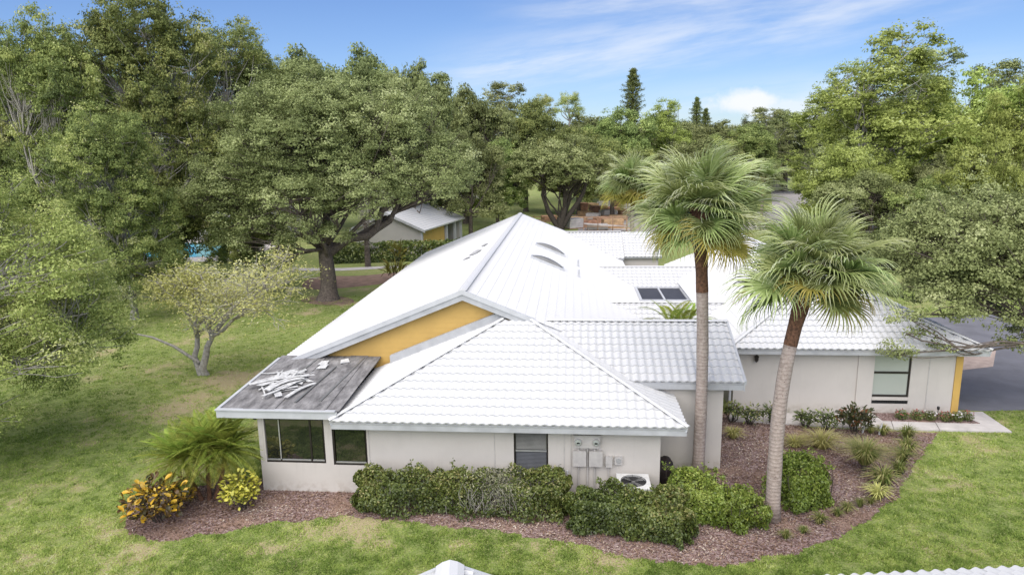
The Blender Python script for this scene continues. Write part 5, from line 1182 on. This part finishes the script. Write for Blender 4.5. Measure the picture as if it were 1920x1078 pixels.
# building yard: pallets of tiles, timber and wraps
def pallet(x, y, rz, w, d, h, kind, label):
    e = empty('loaded_pallet', (x, y, 0), label, 'pallet', 'pallets in the building yard', rz)
    for k in range(3): t = -d/2+k*(d/2-.06); MB().box(-w/2, w/2, t, t+.12, 0, .1).build('bearer', M['timber2'], e)
    for k in range(6): t = -w/2+k*(w-.14)/5; MB().box(t, t+.14, -d/2, d/2, .101, .13).build('deck_board', M['timber'], e)
    m = {'w': 'wraps', 't': 'terracotta', 'b': 'timber'}[kind]; nl = max(1, int(h/.28))
    for k in range(nl):
        j = random.uniform(-.05, .05); MB().box(-w/2+.04+j, w/2-.04+j, -d/2+.04, d/2-.04, .132+k*h/nl, .132+(k+1)*h/nl-.025).build('layer', M[m], e)
yard = [(1005, 428, .3, 'b'), (1030, 415, .2, 't'), (1085, 418, -.2, 'b'), (1075, 428, .5, 'w'), (1105, 426, .1, 't'), (1112, 412, -.4, 'w'), (1128, 420, .3, 't'), (1098, 405, .2, 'b'), (1122, 400, .0, 't'), (1140, 404, .4, 'w'), (1158, 412, -.2, 'b'), (1150, 396, .1, 't'), (1170, 402, .3, 't'), (1135, 388, .2, 'w'), (1160, 386, .1, 't'), (1110, 392, .5, 'b'), (1176, 392, .2, 'w'), (1092, 395, .1, 't'), (1148, 428, .1, 'b'), (1120, 432, .0, 'w')]
posw = ['in front of the round oak', 'left of the round oak trunk', 'right of the round oak trunk', 'just above the rear roof ridge', 'above the rear roof ridge', 'in the middle of the yard', 'right of the yard middle', 'deep in the yard', 'far back in the yard', 'by the yard edge', 'left of the back palm', 'at the far end of the yard', 'beside the back palm trunk', 'at the very back of the yard', 'at the back right of the yard', 'behind the round oak trunk', 'at the right edge of the yard', 'behind the oak on its right', 'next to the scaffold rack', 'under the scaffold rack']
kw = {'w': 'white wrapped', 't': 'terracotta tile', 'b': 'brown timber'}
for (x, y, rz, k), pw in zip(yard, posw):
    g = G(x, y); pallet(g[0], g[1], rz, random.uniform(1.6, 2.8), random.uniform(1.2, 1.8), random.uniform(.5, 1.2), k, kw[k]+' pallet load '+pw)
for i in range(7):
    g = G(1090+i*13, 430-random.uniform(0, 30)); e = empty('timber_stack', g, ['first', 'second', 'third', 'fourth', 'fifth', 'sixth', 'seventh'][i]+' loose board stack counted from the round oak rightward', 'timber', 'loose board stacks', random.uniform(-.5, .5))
    for k in range(6): MB().box(-2, 2, -.5+k*.16, -.36+k*.16, .02+.04*(k % 2), .08+.04*(k % 2)).build('board', M['timber' if k % 2 else 'wraps'], e)
sr = G(1135, 436); e = empty('scaffold_rack', sr, 'thin brown scaffold rack in the building yard', 'rack', rz=-.1)
for x in (-2.6, -.9, .9, 2.6):
    for y in (0, 1.2): MB().box(x-.04, x+.04, y-.04, y+.04, 0, 1.9).build('post', M['timber2'], e)
for y in (0, 1.2):
    for z in (.7, 1.75): MB().box(-2.7, 2.7, y-.07 if y == 0 else y+.041, y-.041 if y == 0 else y+.07, z, z+.08).build('rail', M['timber2'], e)
MB().prism([(-2.6, .1, 1.0), (2.6, .1, .6), (2.6, 1.1, .6), (-2.6, 1.1, 1.0)], None, (0, 0, .06)).build('shelf', M['wraps'], e)
# low fence left of the round oak
fb_ = G(1000, 420); fe = empty('rail_fence', fb_, 'low brown rail fence left of the round oak trunk', 'fence', rz=.1)
for k in range(5): MB().box(k*1.1-.05, k*1.1+.05, -.05, .05, 0, 1.1).build('post', M['timber2'], fe)
for z in (.35, .9): MB().box(-.1, 4.5, -.09, -.051, z, z+.12).build('rail', M['timber'], fe)
# road furniture
for k, (x, y, t) in enumerate(((1512, 398, 355), (1793, 415, 385))):
    g = G(x, y); z = max(.8, topz(t, x, g[1])); e = empty('white_post', g, ['white marker post beside the far road', 'white post among the shrubs at the right'][k], 'post', 'white posts')
    MB().tube([(0, 0, 0), (0, 0, z)], [.16, .14], 8).build('shaft', M['trim'], e); MB().lathe([(.18, z), (.2, z+.06), (.05, z+.2)], 8).build('cap', M['trim'], e)
